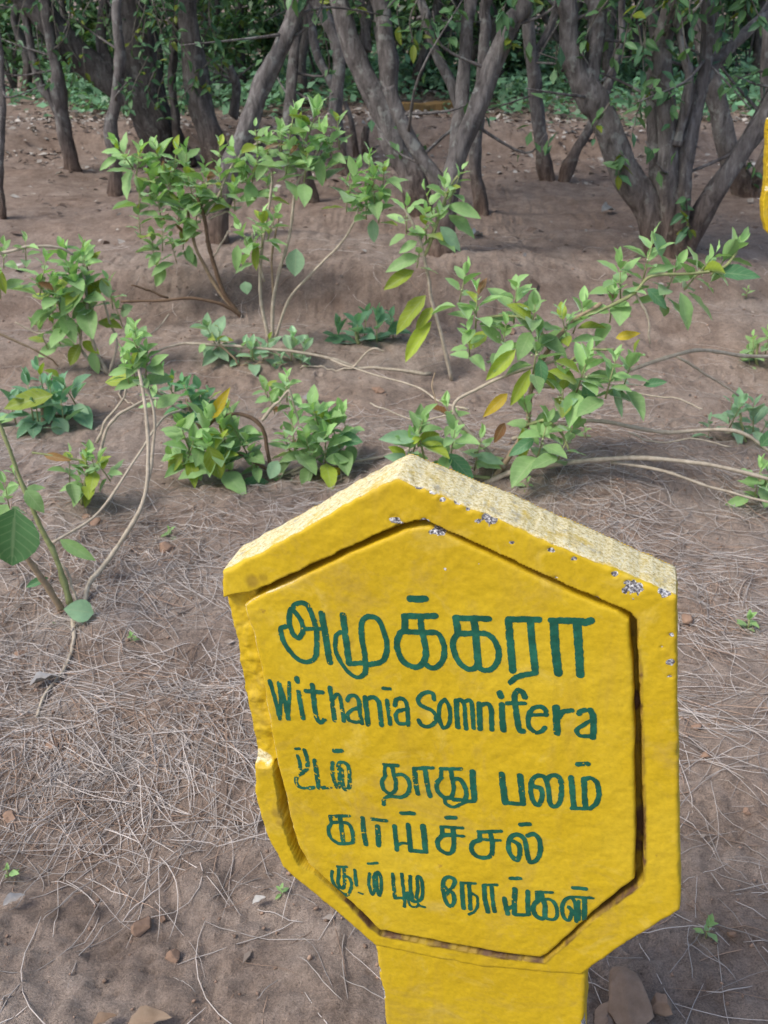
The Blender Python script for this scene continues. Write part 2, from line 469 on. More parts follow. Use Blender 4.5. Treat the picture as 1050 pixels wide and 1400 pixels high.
def poly_sdf(P, X, Y):
    """signed distance to polygon, positive inside"""
    d = np.full(X.shape, 9e9); ins = np.zeros(X.shape, bool)
    for a, b in zip(P, np.roll(P, -1, 0)):
        e = b - a; L = e @ e + 1e-18
        t = np.clip(((X - a[0]) * e[0] + (Y - a[1]) * e[1]) / L, 0, 1)
        d = np.minimum(d, np.hypot(X - a[0] - t * e[0], Y - a[1] - t * e[1]))
        c = ((a[1] > Y) != (b[1] > Y)) & (X < (b[0] - a[0]) * (Y - a[1]) / (b[1] - a[1] + 1e-18) + a[0])
        ins ^= c
    return np.where(ins, d, -d)

def contour(Fd, x, y):
    """marching squares: filled mesh of Fd>0 on grid x,y; returns verts2d, faces, boundary segments"""
    ny, nx = Fd.shape
    ins = Fd > 0
    ids = -np.ones(Fd.shape, np.int64)
    V, F, B = [], [], []
    c4 = ins[:-1, :-1].astype(int) + ins[:-1, 1:] + ins[1:, 1:] + ins[1:, :-1]
    used = np.zeros(Fd.shape, bool)
    t = c4 > 0
    used[:-1, :-1] |= t; used[:-1, 1:] |= t; used[1:, 1:] |= t; used[1:, :-1] |= t
    used &= ins
    ids[used] = np.arange(used.sum())
    jy, jx = np.nonzero(used)
    V = [np.stack([x[jx], y[jy]], 1)]; nv = len(jx)
    fy, fx = np.nonzero(c4 == 4)
    F = np.stack([ids[fy, fx], ids[fy, fx + 1], ids[fy + 1, fx + 1], ids[fy + 1, fx]], 1).tolist()
    cross = {}; ex = []
    def cr(a, b):
        nonlocal nv
        k = (a, b) if a < b else (b, a)
        if k not in cross:
            (ya, xa), (yb, xb) = k
            fa, fb = Fd[ya, xa], Fd[yb, xb]
            tt = min(max(fa / (fa - fb), 0.02), 0.98)
            ex.append((x[xa] + (x[xb] - x[xa]) * tt, y[ya] + (y[yb] - y[ya]) * tt))
            cross[k] = nv; nv += 1
        return cross[k]
    for cyy, cxx in zip(*np.nonzero((c4 > 0) & (c4 < 4))):
        cs = [(cyy, cxx), (cyy, cxx + 1), (cyy + 1, cxx + 1), (cyy + 1, cxx)]
        p = []; lv = []; en = []
        for k in range(4):
            a, b = cs[k], cs[(k + 1) % 4]
            if ins[a]: p.append(int(ids[a]))
            if ins[a] != ins[b]:
                q = cr(a, b); p.append(q)
                (lv if ins[a] else en).append(q)
        if len(p) >= 3: F.append(p)
        if len(lv) == 1: B.append((lv[0], en[0]))
        elif len(lv) == 2:
            # polygon order: the point left at is joined to the next point entered
            i0 = p.index(lv[0]); B.append((lv[0], p[(i0 + 1) % len(p)]))
            i1 = p.index(lv[1]); B.append((lv[1], p[(i1 + 1) % len(p)]))
    if ex: V.append(np.array(ex))
    return np.vstack(V), F, B

def relief(name, sdf_fn, h_fn, attr_fn, box, step, back, m, parent, rough=0.0008, layers=7, seed=0, worn_side=None):
    """a slab whose front is a height field cut to an outline, with rough sides and a back"""
    x = np.arange(box[0], box[1], step); y = np.arange(box[2], box[3], step)
    X, Y = np.meshgrid(x, y)
    D = sdf_fn(X, Y)
    V2, F, B = contour(D, x, y)
    d2 = sdf_fn(V2[:, 0], V2[:, 1])
    hh = h_fn(V2[:, 0], V2[:, 1], d2)
    at_ = attr_fn(V2[:, 0], V2[:, 1], d2)
    P = [s_pt(V2[:, 0], V2[:, 1], hh)]
    A = {k: [v] for k, v in at_.items()}
    bv = sorted({i for s in B for i in s}); bi = {v: i for i, v in enumerate(bv)}
    b2 = V2[bv]; e = 0.0045
    gxx = sdf_fn(b2[:, 0] + e, b2[:, 1]) - sdf_fn(b2[:, 0] - e, b2[:, 1]); gyy = sdf_fn(b2[:, 0], b2[:, 1] + e) - sdf_fn(b2[:, 0], b2[:, 1] - e)
    gl = np.hypot(gxx, gyy) + 1e-12
    nu, nvv = -gxx / gl, -gyy / gl
    n0 = len(V2); nb = len(bv); prev = np.array(bv)
    faces = list(F)
    for k in range(1, layers + 1):
        t = k / layers
        z = hh[bv] * (1 - t) + back * t
        w = rough * (fbm(b2[:, 0] * 60, b2[:, 1] * 60, z * 60, oct=3, seed=seed) + 0.4) * (1 if 0 < k else 0)
        w = w + 0.0006 * math.sin(math.pi * min(1, t * 1.0)) - (0.004 if k == layers else 0)
        P.append(s_pt(b2[:, 0] + nu * w, b2[:, 1] + nvv * w, z))
        ws = worn_side(nu, nvv, t) if worn_side else 0 * nu
        for key in A:
            A[key].append(ws if key == 'worn' else at_[key][bv] * (0.0 if key != 'chip' else (1 if k == 1 else 0)))
        cur = n0 + (k - 1) * nb + np.arange(nb)
        cm = dict(zip(bv, cur)) if k == 1 else None
        for a, b in B:
            ia, ib = bi[a], bi[b]
            faces.append([int(prev[ib]), int(prev[ia]), int(cur[ia]), int(cur[ib])])
        prev = cur
    # back: fan strips between the two sides is enough, built from the same outline grid
    Vb = np.concatenate(P)
    nb0 = len(Vb)
    Vb = np.vstack([Vb, s_pt(V2[:, 0], V2[:, 1], np.full(len(V2), back) + 0.0004)])
    bmap = np.arange(len(V2)) + nb0
    for i, v in enumerate(bv): bmap[v] = prev[i]
    faces += [[int(bmap[i]) for i in f[::-1]] for f in F]
    for key in A:
        A[key].append(np.zeros(len(V2)))
    return mesh_np(name, Vb, faces, m, parent, attrs={k: np.concatenate(v) for k, v in A.items()})

OUT = UVP([(543, 654), (700, 718), (812, 768), (925, 818), (926, 992), (929, 1160), (930, 1246), (870, 1282), (810, 1322), (795, 1334), (650, 1322), (513, 1294), (450, 1240), (387, 1187), (363, 1140), (350, 1095), (348, 1068), (347, 1030), (336, 972), (324, 918), (320, 885), (309, 843), (303, 810), (303, 783), (380, 742), (470, 690)])
POCK = UVP([(569, 712), (583, 713), (680, 757), (773, 800), (813, 817), (860, 837), (870, 849), (873, 908), (877, 1001), (880, 1134), (879, 1205), (873, 1211), (813, 1254), (760, 1301), (743, 1316), (680, 1308), (593, 1292), (520, 1278), (505, 1267), (473, 1232), (433, 1197), (409, 1184), (395, 1157), (383, 1112), (375, 1064), (371, 1040), (350, 960), (330, 860), (322, 824), (338, 813), (413, 779), (480, 747), (547, 718)])
PANEL = UVP([(573, 722), (587, 721), (680, 764), (773, 809), (845, 838), (860, 850), (865, 913), (867, 1001), (869, 1134), (868, 1203), (820, 1240), (747, 1307), (739, 1311), (680, 1303), (593, 1287), (520, 1273), (508, 1262), (470, 1225), (421, 1181), (408, 1158), (396, 1119), (390, 1086), (380, 1050), (372, 1005), (364, 960), (357, 912), (345, 864), (333, 828), (345, 820), (413, 790), (480, 757), (560, 724)])
CHIPZ = UVP([(296, 822), (316, 815), (345, 812), (360, 860), (388, 1043), (366, 1050), (340, 1046), (290, 930)])
POSTP = UVP([(518, 1288), (799, 1331), (800, 1337), (798, 1400), (795, 1520), (540, 1520), (528, 1400), (514, 1296)])
# carry the post straight on into the soil
def _drop(P):
    P = P.copy()
    P[4] = P[3] + (P[4] - P[3]) / np.linalg.norm(P[4] - P[3]) * 0.34
    P[5] = P[6] + (P[5] - P[6]) / np.linalg.norm(P[5] - P[6]) * 0.34
    return P
POSTP = _drop(POSTP)
CHIPS = [(540, 712, 9), (548, 716, 6), (580, 712, 5), (592, 728, 8), (600, 730, 5), (672, 711, 13), (664, 706, 7), (868, 803, 12), (858, 797, 5), (912, 812, 8), (575, 664, 8), (592, 674, 7), (604, 684, 6), (557, 655, 7), (625, 688, 5), (640, 697, 5), (840, 785, 6), (815, 818, 5), (700, 742, 3), (760, 790, 3), (917, 868, 3), (918, 905, 4), (916, 925, 3), (905, 885, 3), (608, 778, 3), (655, 770, 2.5), (752, 752, 5), (785, 765, 4)]
CH = [(uv_of(a, b), r * SC / 1400 * 1.0) for a, b, r in CHIPS]
DIRTS = [(345, 795, 12, .5), (360, 790, 8, .4), (378, 1112, 10, .35), (382, 1125, 7, .35), (690, 1000, 0, 0)]
DT = [(uv_of(a, b), max(r, 1) * SC / 1400, s) for a, b, r, s in DIRTS]
sign_base = s_pt(np.mean(POSTP[4:6, 0]), np.mean(POSTP[4:6, 1]), -0.03)
_g = gz(sign_base[0], sign_base[1])
SIGN_LABEL = 'yellow painted masonry plant sign with green Tamil and Latin lettering, nearest the camera'
sign = thing('plant_sign', SIGN_LABEL, 'sign', (sign_base[0], sign_base[1], _g))

def f_out(X, Y): return poly_sdf(OUT, X, Y) + 0.0009 * fbm(X * 70, Y * 70, oct=3, seed=41)
def face_h(X, Y): return 0.00035 * fbm(X * 22, Y * 22, oct=3, seed=31) + 0.00032 * fbm(X * 95, Y * 95, oct=3, seed=32)
def rnd_edge(d, r): 
    t = np.clip(1 - d / r, 0, 1)
    return -r * (1 - np.sqrt(np.clip(1 - t * t, 0, 1)))
def frame_h(X, Y, d):
    h = face_h(X, Y) + 0.0028 * rnd_edge(d, 0.0042) / 0.0042
    cz = sstep(-0.0012, 0.0022, poly_sdf(CHIPZ, X, Y) + 0.0012 * fbm(X * 60, Y * 60, oct=2, seed=51))
    rough = 0.0022 * fbm(X * 60, Y * 60, oct=4, seed=52)
    h = h * (1 - cz) + cz * (-0.0085 + rough + 0.20 * np.clip(poly_sdf(PANEL, X, Y) + 0.012, -0.02, 0.0))
    pk = sstep(-0.0004, 0.0012, poly_sdf(POCK, X, Y) + 0.0007 * fbm(X * 90, Y * 90, oct=3, seed=53)) * (1 - cz)
    h = h * (1 - pk) + pk * (-0.022 + 0.0015 * fbm(X * 50, Y * 50, oct=2, seed=54))
    for c, r in CH:
        h = h - 0.0009 * sstep(r * 1.15, r * 0.7, np.hypot(X - c[0], Y - c[1]))
    return h
def frame_a(X, Y, d):
    chip = 0 * X
    for c, r in CH:
        q = np.hypot(X - c[0], (Y - c[1]) * 1.5) * (1 + 0.45 * fbm(X * 120, Y * 120, oct=2, seed=61))
        chip = np.maximum(chip, sstep(r * 1.25, r * 0.55, q))
    cz = sstep(-0.002, 0.002, poly_sdf(CHIPZ, X, Y))
    pk = sstep(0.0, 0.002, poly_sdf(POCK, X, Y)) * (1 - cz)
    a = UVP([(885, 900), (890, 1220), (750, 1330), (500, 1290), (430, 1200), (860, 1000)])
    # soil lodged in the right and bottom runs of the groove
    side = np.maximum(sstep(0.10, 0.17, X) * sstep(0.02, -0.05, Y), sstep(-0.33, -0.38, Y))
    pkd = sstep(-0.0042, -0.0012, poly_sdf(POCK, X, Y) + 0.0008 * fbm(X * 90, Y * 90, oct=2, seed=63)) * (1 - cz)
    dirt = pkd * side * (0.6 + 0.4 * sstep(-0.2, 0.3, fbm(X * 40, Y * 40, oct=3, seed=62)))
    for c, r, s in DT:
        dirt = np.maximum(dirt, s * sstep(r * 1.3, r * 0.4, np.hypot(X - c[0], Y - c[1])))
    lip = sstep(0.0028, 0.0, d)
    worn = lip * sstep(0.0, 0.02, Y - 0.035 + 0.0 * X) * 0.62
    ledge = uv_of(352, 1045)
    worn = np.maximum(worn, 0.75 * sstep(0.017, 0.006, np.hypot((X - ledge[0]) * 0.7, Y - ledge[1])) * cz)
    worn = worn * (1 - pk)
    return {'chip': chip, 'dirt': dirt, 'worn': worn}
def worn_top(nu, nv, t): return sstep(0.25, 0.6, nv) * (0.62 if t < 0.5 else 0.7)
THK = -0.062
relief('frame', f_out, frame_h, frame_a, (OUT[:, 0].min() - .01, OUT[:, 0].max() + .01, OUT[:, 1].min() - .01, OUT[:, 1].max() + .01), 0.0014, THK, M_yellow, sign, 0.0004, 16, 3, worn_top)

def f_pan(X, Y): return poly_sdf(PANEL, X, Y) + 0.0006 * fbm(X * 60, Y * 60, oct=2, seed=71)
def panel_h(X, Y, d=None):
    if d is None: d = f_pan(X, Y)
    return face_h(X + 3, Y) - 0.0004 + 0.0022 * rnd_edge(d, 0.004) / 0.004 - 0.0002 * sstep(0.25, 0.6, fbm(X * 26 + 4, Y * 26, oct=3, seed=73))
def pan_a(X, Y, d):
    a = frame_a(X, Y, 0 * X + 1)
    sm = uv_of(775, 1215)
    lip = sstep(0.004, 0.0, d) * sstep(-0.10, -0.13, X)
    return {'chip': 0.9 * (a['chip'] > 0.5), 'dirt': 0 * X, 'worn': np.maximum(0.52 * lip, 0.36 * sstep(0.022, 0.004, np.hypot(X - sm[0], (Y - sm[1]) * 1.4)))}
relief('panel', f_pan, panel_h, pan_a, (PANEL[:, 0].min() - .005, PANEL[:, 0].max() + .005, PANEL[:, 1].min() - .005, PANEL[:, 1].max() + .005), 0.0014, -0.030, M_yellow, sign, 0.0003, 5, 5)
def f_post(X, Y): return poly_sdf(POSTP, X, Y) + 0.0009 * fbm(X * 70, Y * 70, oct=3, seed=81)
def post_a(X, Y, d): return {'chip': sstep(0.004, 0.001, d) * sstep(0.1, 0.5, fbm(X * 50, Y * 25, oct=2, seed=82)) * 0.8, 'dirt': 0.5 * sstep(-0.50, -0.66, Y) * (0.5 + 0.5 * fbm(X * 30, Y * 30, oct=3, seed=83)), 'worn': 0 * X}
relief('post', f_post, lambda X, Y, d: face_h(X, Y) - 0.0013 + 0.003 * rnd_edge(d, 0.005) / 0.005, post_a, (POSTP[:, 0].min() - .01, POSTP[:, 0].max() + .01, POSTP[:, 1].min() - .01, POSTP[:, 1].max() + .01), 0.0016, -0.0600, M_yellow, sign, 0.0014, 7, 9)

# hand lettering: brush strokes (points in five-times enlarged crops of the sign), width, wear
G1 = (375, 805); G2 = (535, 805); G3 = (610, 805); G4 = (360, 910); G5 = (560, 920); G6 = (660, 930); G7 = (385, 1005); G8 = (500, 1020); G9 = (650, 1020)
GA = (430, 1090); GB = (570, 1090); GC = (435, 1160); GD = (620, 1180)
LINES = [
 ('tamil_heading', 0.25, [
  (G1, 35, [(128,145),(172,200),(197,270),(178,325),(158,335),(125,300),(102,225),(112,145),(165,97),(222,110),(262,190),(285,270),(290,390),(280,465),(235,500),(165,482),(95,415),(52,330),(45,272),(75,258)]),
  (G1, 28, [(195,274),(330,272)]), (G1, 42, [(322,168),(350,330),(378,502)]),
  (G1, 42, [(468,180),(490,350),(510,510)]), (G1, 34, [(512,512),(600,508)]),
  (G1, 30, [(452,296),(420,330),(418,420),(460,515),(525,588),(578,606),(620,578)]), (G1, 36, [(620,575),(624,520),(614,420),(597,330),(596,240),(615,203),(660,188),(712,212),(747,285),(768,370),(764,450),(728,500),(650,518)]),
  (G2, 46, [(127,70),(228,68)]), (G2, 42, [(88,188),(298,186)]), (G2, 44, [(90,190),(93,290)]),
  (G2, 38, [(60,302),(100,292),(220,300),(310,302),(350,360),(362,430),(350,490),(310,535),(270,540),(237,520)]),
  (G2, 40, [(58,305),(38,365),(50,440),(92,508),(160,538),(210,515),(236,450),(226,370),(206,280),(202,195)]),
  (G2, 40, [(438,200),(664,206)]), (G2, 42, [(443,200),(452,300)]),
  (G2, 38, [(450,308),(560,306),(655,312),(708,362),(733,430),(725,500),(685,548),(640,560),(597,540)]),
  (G2, 38, [(447,315),(419,370),(431,440),(467,510),(520,550),(562,548),(590,525)]), (G2, 46, [(562,205),(575,300),(584,420),(595,535)]),
  (G2, 42, [(800,210),(1008,212)]), (G2, 46, [(800,218),(815,400),(830,560)]), (G2, 44, [(948,215),(964,380),(984,572)]), (G2, 38, [(985,576),(900,590),(850,610),(815,642)]),
  (G3, 42, [(717,217),(930,220)]), (G3, 48, [(950,232),(988,217)]), (G3, 52, [(735,222),(745,400),(765,578)]), (G3, 50, [(895,230),(905,400),(916,588)])]),
 ('latin_name', 0.45, [
  (G4, 28, [(42,105),(80,230),(112,365)]), (G4, 26, [(114,360),(118,240),(106,130)]), (G4, 30, [(106,122),(140,230),(170,365)]), (G4, 26, [(170,362),(176,230),(175,118)]),
  (G4, 36, [(227,88),(232,110)]), (G4, 34, [(240,180),(255,270),(270,362)]),
  (G4, 34, [(335,135),(346,250),(360,345),(388,388),(415,372)]), (G4, 32, [(290,172),(403,185)]),
  (G4, 32, [(455,152),(470,260),(487,375)]), (G4, 29, [(478,225),(502,197),(524,220),(536,290),(550,380)]),
  (G4, 30, [(575,240),(587,212),(625,205),(653,250),(660,330),(672,395)]), (G4, 27, [(655,292),(610,302),(577,335),(587,375),(630,388),(660,384)]),
  (G4, 36, [(695,218),(705,300),(715,402)]), (G4, 33, [(702,230),(748,216),(785,243),(800,330),(808,408)]),
  (G4, 30, [(822,156),(860,158)]), (G4, 32, [(845,238),(856,310),(868,398)]),
  (G4, 30, [(900,270),(907,235),(945,225),(978,260),(986,330),(990,408)]), (G4, 28, [(980,297),(920,312),(905,350),(925,394),(985,396)]),
  (G5, 29, [(165,180),(160,145),(130,132),(85,145),(58,180),(66,215),(110,240),(155,262),(178,300),(163,350),(120,368),(77,355),(62,325)]),
  (G5, 27, [(240,182),(268,230),(278,300),(262,362),(235,380),(212,350),(200,280),(208,215),(240,182)]),
  (G5, 34, [(320,192),(322,280),(328,373)]), (G5, 29, [(322,192),(352,187),(374,230),(380,310),(385,383)]), (G5, 29, [(380,197),(412,192),(426,230),(432,310),(436,378)]),
  (G5, 36, [(475,212),(478,300),(482,383)]), (G5, 32, [(482,222),(530,212),(554,242),(560,320),(562,388)]),
  (G5, 40, [(616,137),(625,162)]), (G5, 40, [(630,217),(632,300),(642,393)]),
  (G5, 38, [(788,165),(770,132),(740,122),(717,160),(726,250),(740,350),(757,396),(775,398)]), (G5, 29, [(668,208),(788,210)]),
  (G5, 26, [(822,290),(938,285)]), (G5, 32, [(933,288),(928,250),(890,232),(840,247),(812,300),(817,368),(860,406),(903,398),(924,376)]),
  (G6, 44, [(500,187),(505,280),(510,362)]), (G6, 33, [(517,258),(552,217),(608,208)]),
  (G6, 33, [(656,230),(666,212),(698,206)]), (G6, 40, [(737,207),(752,240),(756,320),(752,393)]), (G6, 29, [(740,278),(680,312),(642,340),(660,378),(720,384),(750,384)])]),
 ('tamil_first_line', 0.75, [
  (G7, 22, [(97,96),(120,92)]), (G7, 24, [(107,142),(124,200),(126,238)]), (G7, 29, [(155,103),(174,160),(174,220),(150,255),(110,277),(97,312),(120,350),(160,360),(218,358)]),
  (G7, 34, [(226,172),(238,260),(254,355)]), (G7, 30, [(255,360),(333,358)]),
  (G7, 34, [(362,108),(408,110)]), (G7, 29, [(347,190),(348,275),(376,355),(394,338),(396,280),(388,205),(415,187),(454,212),(464,290),(460,358),(432,368),(416,320),(410,235)]),
  (G8, 29, [(127,130),(218,135)]), (G8, 26, [(130,142),(130,200)]), (G8, 30, [(135,202),(112,240),(121,290),(160,323),(198,308),(205,250),(190,190),(181,142)]), (G8, 30, [(192,202),(250,197),(288,230),(300,280),(280,333),(230,352),(160,342),(126,365),(122,398)]),
  (G8, 28, [(330,155),(458,150)]), (G8, 34, [(335,160),(340,250),(355,328)]), (G8, 34, [(406,160),(420,260),(438,343)]),
  (G8, 28, [(512,155),(650,155)]), (G8, 28, [(515,160),(515,210)]), (G8, 31, [(520,217),(487,252),(492,310),(540,353),(588,348),(600,280),(590,220),(581,162)]), (G8, 33, [(590,227),(640,227),(674,270),(689,330),(680,368)]),
  (G8, 32, [(600,367),(700,376),(742,374)]), (G8, 41, [(729,175),(735,270),(742,365)]), (G8, 26, [(540,362),(547,395),(600,418),(650,398),(688,380)]),
  (G9, 43, [(181,192),(190,290),(205,388)]), (G9, 31, [(205,390),(328,397)]), (G9, 41, [(305,202),(314,290),(325,390)]),
  (G9, 33, [(405,277),(448,290),(456,350),(430,403),(397,380),(379,320),(382,252),(410,207),(455,202),(484,232),(500,310),(510,388),(540,413),(574,388),(588,320),(583,240),(555,202),(512,205),(492,230)]),
  (G9, 36, [(702,126),(768,124)]), (G9, 37, [(655,218),(662,310),(672,423)]), (G9, 29, [(660,426),(788,430)]), (G9, 37, [(741,228),(745,320),(750,418)]), (G9, 33, [(745,230),(790,220),(829,252),(844,320),(829,388),(788,426)])]),
 ('tamil_second_line', 0.6, [
  (GA, 27, [(102,130),(238,128)]), (GA, 25, [(106,137),(115,175)]), (GA, 29, [(116,177),(94,220),(111,280),(160,316)]), (GA, 33, [(175,142),(185,220),(195,308)]), (GA, 29, [(122,174),(218,176),(254,220),(264,290),(244,316),(160,318)]),
  (GA, 36, [(328,142),(335,230),(350,323)]), (GA, 31, [(392,150),(488,160)]), (GA, 38, [(430,202),(438,328)]),
  (GA, 34, [(597,110),(678,112)]), (GA, 34, [(546,197),(555,280),(563,358)]), (GA, 26, [(565,330),(600,315),(650,320)]), (GA, 35, [(640,188),(648,270),(656,368)]), (GA, 34, [(656,366),(763,373)]), (GA, 41, [(741,197),(750,280),(758,368)]),
  (GA, 34, [(903,140),(962,140)]), (GA, 25, [(866,205),(1013,210)]), (GA, 34, [(870,212),(875,260)]), (GA, 35, [(960,262),(880,262),(842,300),(851,350),(900,384),(943,368),(952,300),(945,217)]), (GA, 25, [(880,260),(1018,266)]),
  (GB, 29, [(422,235),(573,232)]), (GB, 33, [(426,237),(430,285)]), (GB, 35, [(430,292),(382,312),(376,365),(410,404),(470,414),(509,388),(515,310),(501,237)]), (GB, 25, [(427,286),(568,295)]),
  (GB, 34, [(708,185),(768,183)]), (GB, 34, [(660,302),(694,322),(704,370),(689,428),(650,403),(626,350),(631,290),(665,257),(713,262),(744,310),(755,390),(775,443),(818,428),(844,360),(834,285),(800,252),(757,260)])]),
 ('tamil_third_line', 0.5, [
  (GC, 24, [(95,157),(91,200),(116,258),(170,308),(208,314)]), (GC, 25, [(132,125),(192,126)]), (GC, 27, [(141,132),(140,190),(136,240),(163,273),(179,240),(175,142)]), (GC, 25, [(182,187),(214,202),(227,250),(214,298),(190,323)]),
  (GC, 26, [(250,147),(262,253)]), (GC, 17, [(272,300),(303,310)]),
  (GC, 21, [(342,103),(403,100)]), (GC, 25, [(351,172),(346,240),(369,313),(385,280),(381,190),(409,162),(429,210),(430,290),(415,318),(401,260),(396,182)]),
  (GC, 27, [(510,172),(515,250),(525,333)]), (GC, 25, [(525,340),(598,340)]), (GC, 25, [(571,172),(580,260),(590,340),(590,398)]),
  (GC, 29, [(629,192),(630,270),(645,348)]), (GC, 26, [(592,340),(612,302),(640,358),(698,354),(714,290),(704,210),(677,197),(680,270),(671,340)]), (GC, 19, [(612,330),(627,390),(670,400),(689,370),(671,340)]), (GC, 19, [(682,390),(728,400)]),
  (GC, 31, [(918,265),(934,220),(900,196),(862,212),(852,270),(870,358),(900,394),(929,370),(924,312),(896,292),(872,318)]), (GC, 24, [(918,267),(888,282),(868,262)]),
  (GD, 33, [(56,142),(60,220),(68,308)]), (GD, 25, [(52,135),(148,140)]), (GD, 31, [(106,152),(112,230),(116,313)]), (GD, 22, [(116,202),(159,232),(164,290),(145,328),(107,348)]),
  (GD, 35, [(207,157),(216,250),(235,333)]), (GD, 23, [(207,150),(298,152)]), (GD, 31, [(260,162),(268,250),(280,333)]),
  (GD, 29, [(392,105),(458,105)]), (GD, 35, [(347,242),(356,290),(370,348)]), (GD, 29, [(367,320),(410,290)]), (GD, 36, [(420,178),(416,270),(415,348)]), (GD, 27, [(420,352),(508,355)]), (GD, 35, [(508,192),(508,270),(512,348)]),
  (GD, 25, [(567,195),(673,200)]), (GD, 32, [(571,202),(576,250)]), (GD, 35, [(602,212),(625,290),(626,368)]), (GD, 34, [(582,252),(547,290),(556,350),(600,378),(630,370)]), (GD, 27, [(582,247),(660,247),(699,290),(708,350),(690,383),(640,380)]),
  (GD, 29, [(817,168),(903,175)]), (GD, 29, [(790,302),(809,330),(789,388),(756,370),(742,310),(762,252),(805,237),(834,282),(840,398)]), (GD, 25, [(802,230),(953,240)]), (GD, 36, [(895,247),(895,388)]), (GD, 26, [(856,262),(858,385)])]),
]
def lettering(name, wear, strokes):
    segs = []
    for g, w, pts in strokes:
        c = crom(pts, 5) if len(pts) > 2 else np.array(pts, float)
        q = UVP([(g[0] + a / 5.0, g[1] + b / 5.0) for a, b in c])
        r = w / 5.0 / 2 * SC * 1.15 / 1400
        for a, b in zip(q[:-1], q[1:]): segs.append((a, b, r))
    A = np.array([s[0] for s in segs] + [s[1] for s in segs])
    st = 0.00045
    x = np.arange(A[:, 0].min() - .006, A[:, 0].max() + .006, st); y = np.arange(A[:, 1].min() - .006, A[:, 1].max() + .006, st)
    X, Y = np.meshgrid(x, y)
    D = np.full(X.shape, -0.01)
    for a, b, r in segs:
        lo = np.minimum(a, b) - r - .002; hi = np.maximum(a, b) + r + .002
        i0, i1 = np.searchsorted(x, [lo[0], hi[0]]); j0, j1 = np.searchsorted(y, [lo[1], hi[1]])
        xs, ys = X[j0:j1, i0:i1], Y[j0:j1, i0:i1]
        e = b - a; L = e @ e + 1e-18
        t = np.clip(((xs - a[0]) * e[0] + (ys - a[1]) * e[1]) / L, 0, 1)
        D[j0:j1, i0:i1] = np.maximum(D[j0:j1, i0:i1], r - np.hypot(xs - a[0] - t * e[0], ys - a[1] - t * e[1]))
    D = D + 0.00035 * fbm(X * 260, Y * 260, oct=3, seed=91)                     # bristly edge
    wl_ = wear * (0.45 + 0.9 * sstep(0.02, -0.14, X)) + 0.35 * fbm(X * 18, Y * 18, oct=2, seed=92)
    ch = fbm(X * 420, Y * 420, oct=2, seed=93) + 0.35 * fbm(X * 150, Y * 150, oct=2, seed=94)
    D = np.minimum(D, 0.0016 * (1.30 - 0.62 * wl_ - ch) + 0.3 * np.clip(D, 0, .002) * (1 - wear))   # flaked specks
    V2, F, B = contour(D, x, y)
    h = panel_h(V2[:, 0], V2[:, 1]) + 0.00032
    mesh_np(name, s_pt(V2[:, 0], V2[:, 1], h), F, M_green, sign)
for nm, wr, st in LINES:
    words = [st]
    if nm == 'latin_name': words = [st[:17], st[17:]]
    if nm == 'tamil_first_line': words = [[q for q in st if q[0] == g] for g in (G7, G8, G9)]
    if nm == 'tamil_third_line': words = [st[:8], st[8:15], st[15:]]
    for wd in words: lettering('lettering', wr, wd)

# ------------------------------------------------------------------ leaves
def leaf_template(nl=6, fold=0.28, curl=0.35, wave=0.05, shape=0.0):
    """leaf of length 1 along +X, half-width 1 across Y; returns verts, quads, uv"""
    t = np.linspace(0, 1, nl + 1)
    w = np.sin(np.pi * np.clip(t, 0, 1) ** (0.86 + shape)) ** 0.80
    w = w * (1.02 - 0.14 * t); w[0] = 0.05; w[-1] = 0.01
    sgrid = np.array([-1, -0.5, 0, 0.5, 1.0])
    V, U = [], []
    for i, a in enumerate(t):
        for q in sgrid:
            z = fold * abs(q) * w[i] * 0.5 - curl * a * a * 0.5 + wave * math.sin(a * 13 + q * 2) * abs(q) * w[i]
            V.append((a, q * w[i], z)); U.append((a, q))
    F = []
    for i in range(nl):
        for j in range(4):
            k = i * 5 + j; F.append((k, k + 5, k + 6, k + 1))
    return np.array(V), np.array(F), np.array(U)
LT = [leaf_template(6, f, c, w_, s_) for f, c, w_, s_ in ((0.28, 0.35, 0.05, 0.0), (0.5, 0.15, 0.03, 0.05), (0.2, 0.7, 0.08, -0.06), (0.7, 0.4, 0.04, 0.02))]
def quad_template():
    V = np.array([(0, 0, 0), (0.4, -1, 0.10), (1, 0, -0.15), (0.4, 1, 0.10)], float)
    return V, np.array([(0, 1, 2, 3)]), np.stack([V[:, 0], V[:, 1]], 1)
QT = quad_template()
def norm(v): return v / (np.linalg.norm(v, axis=-1, keepdims=True) + 1e-12)
def put_leaves(bag, tmpl, P, D, L, wr, tint, up=None):
    """many leaves: base points P, directions D, lengths L, width/length ratio wr"""
    V, F, U = tmpl
    P = np.atleast_2d(P); D = norm(np.atleast_2d(D)); n = len(P)
    L = np.broadcast_to(L, (n,)); wr = np.broadcast_to(wr, (n,))
    up = np.array([0, 0, 1.0]) if up is None else up
    up = np.broadcast_to(up, (n, 3)) + 0.001 * np.array([1, 0.3, 0])
    Y = norm(np.cross(up, D)); Z = np.cross(D, Y)
    Q = P[:, None] + L[:, None, None] * (V[None, :, :1] * D[:, None] + V[None, :, 1:2] * (wr[:, None, None] * 0.5) * Y[:, None] + V[None, :, 2:3] * 0.6 * Z[:, None])
    k = len(V)
    FF = (F[None] + (np.arange(n) * k)[:, None, None]).reshape(-1, 4)
    C = np.repeat(np.broadcast_to(tint, (n, 3)), k, 0)
    bag.add(Q.reshape(-1, 3), FF, np.tile(U, (n, 1)), C)

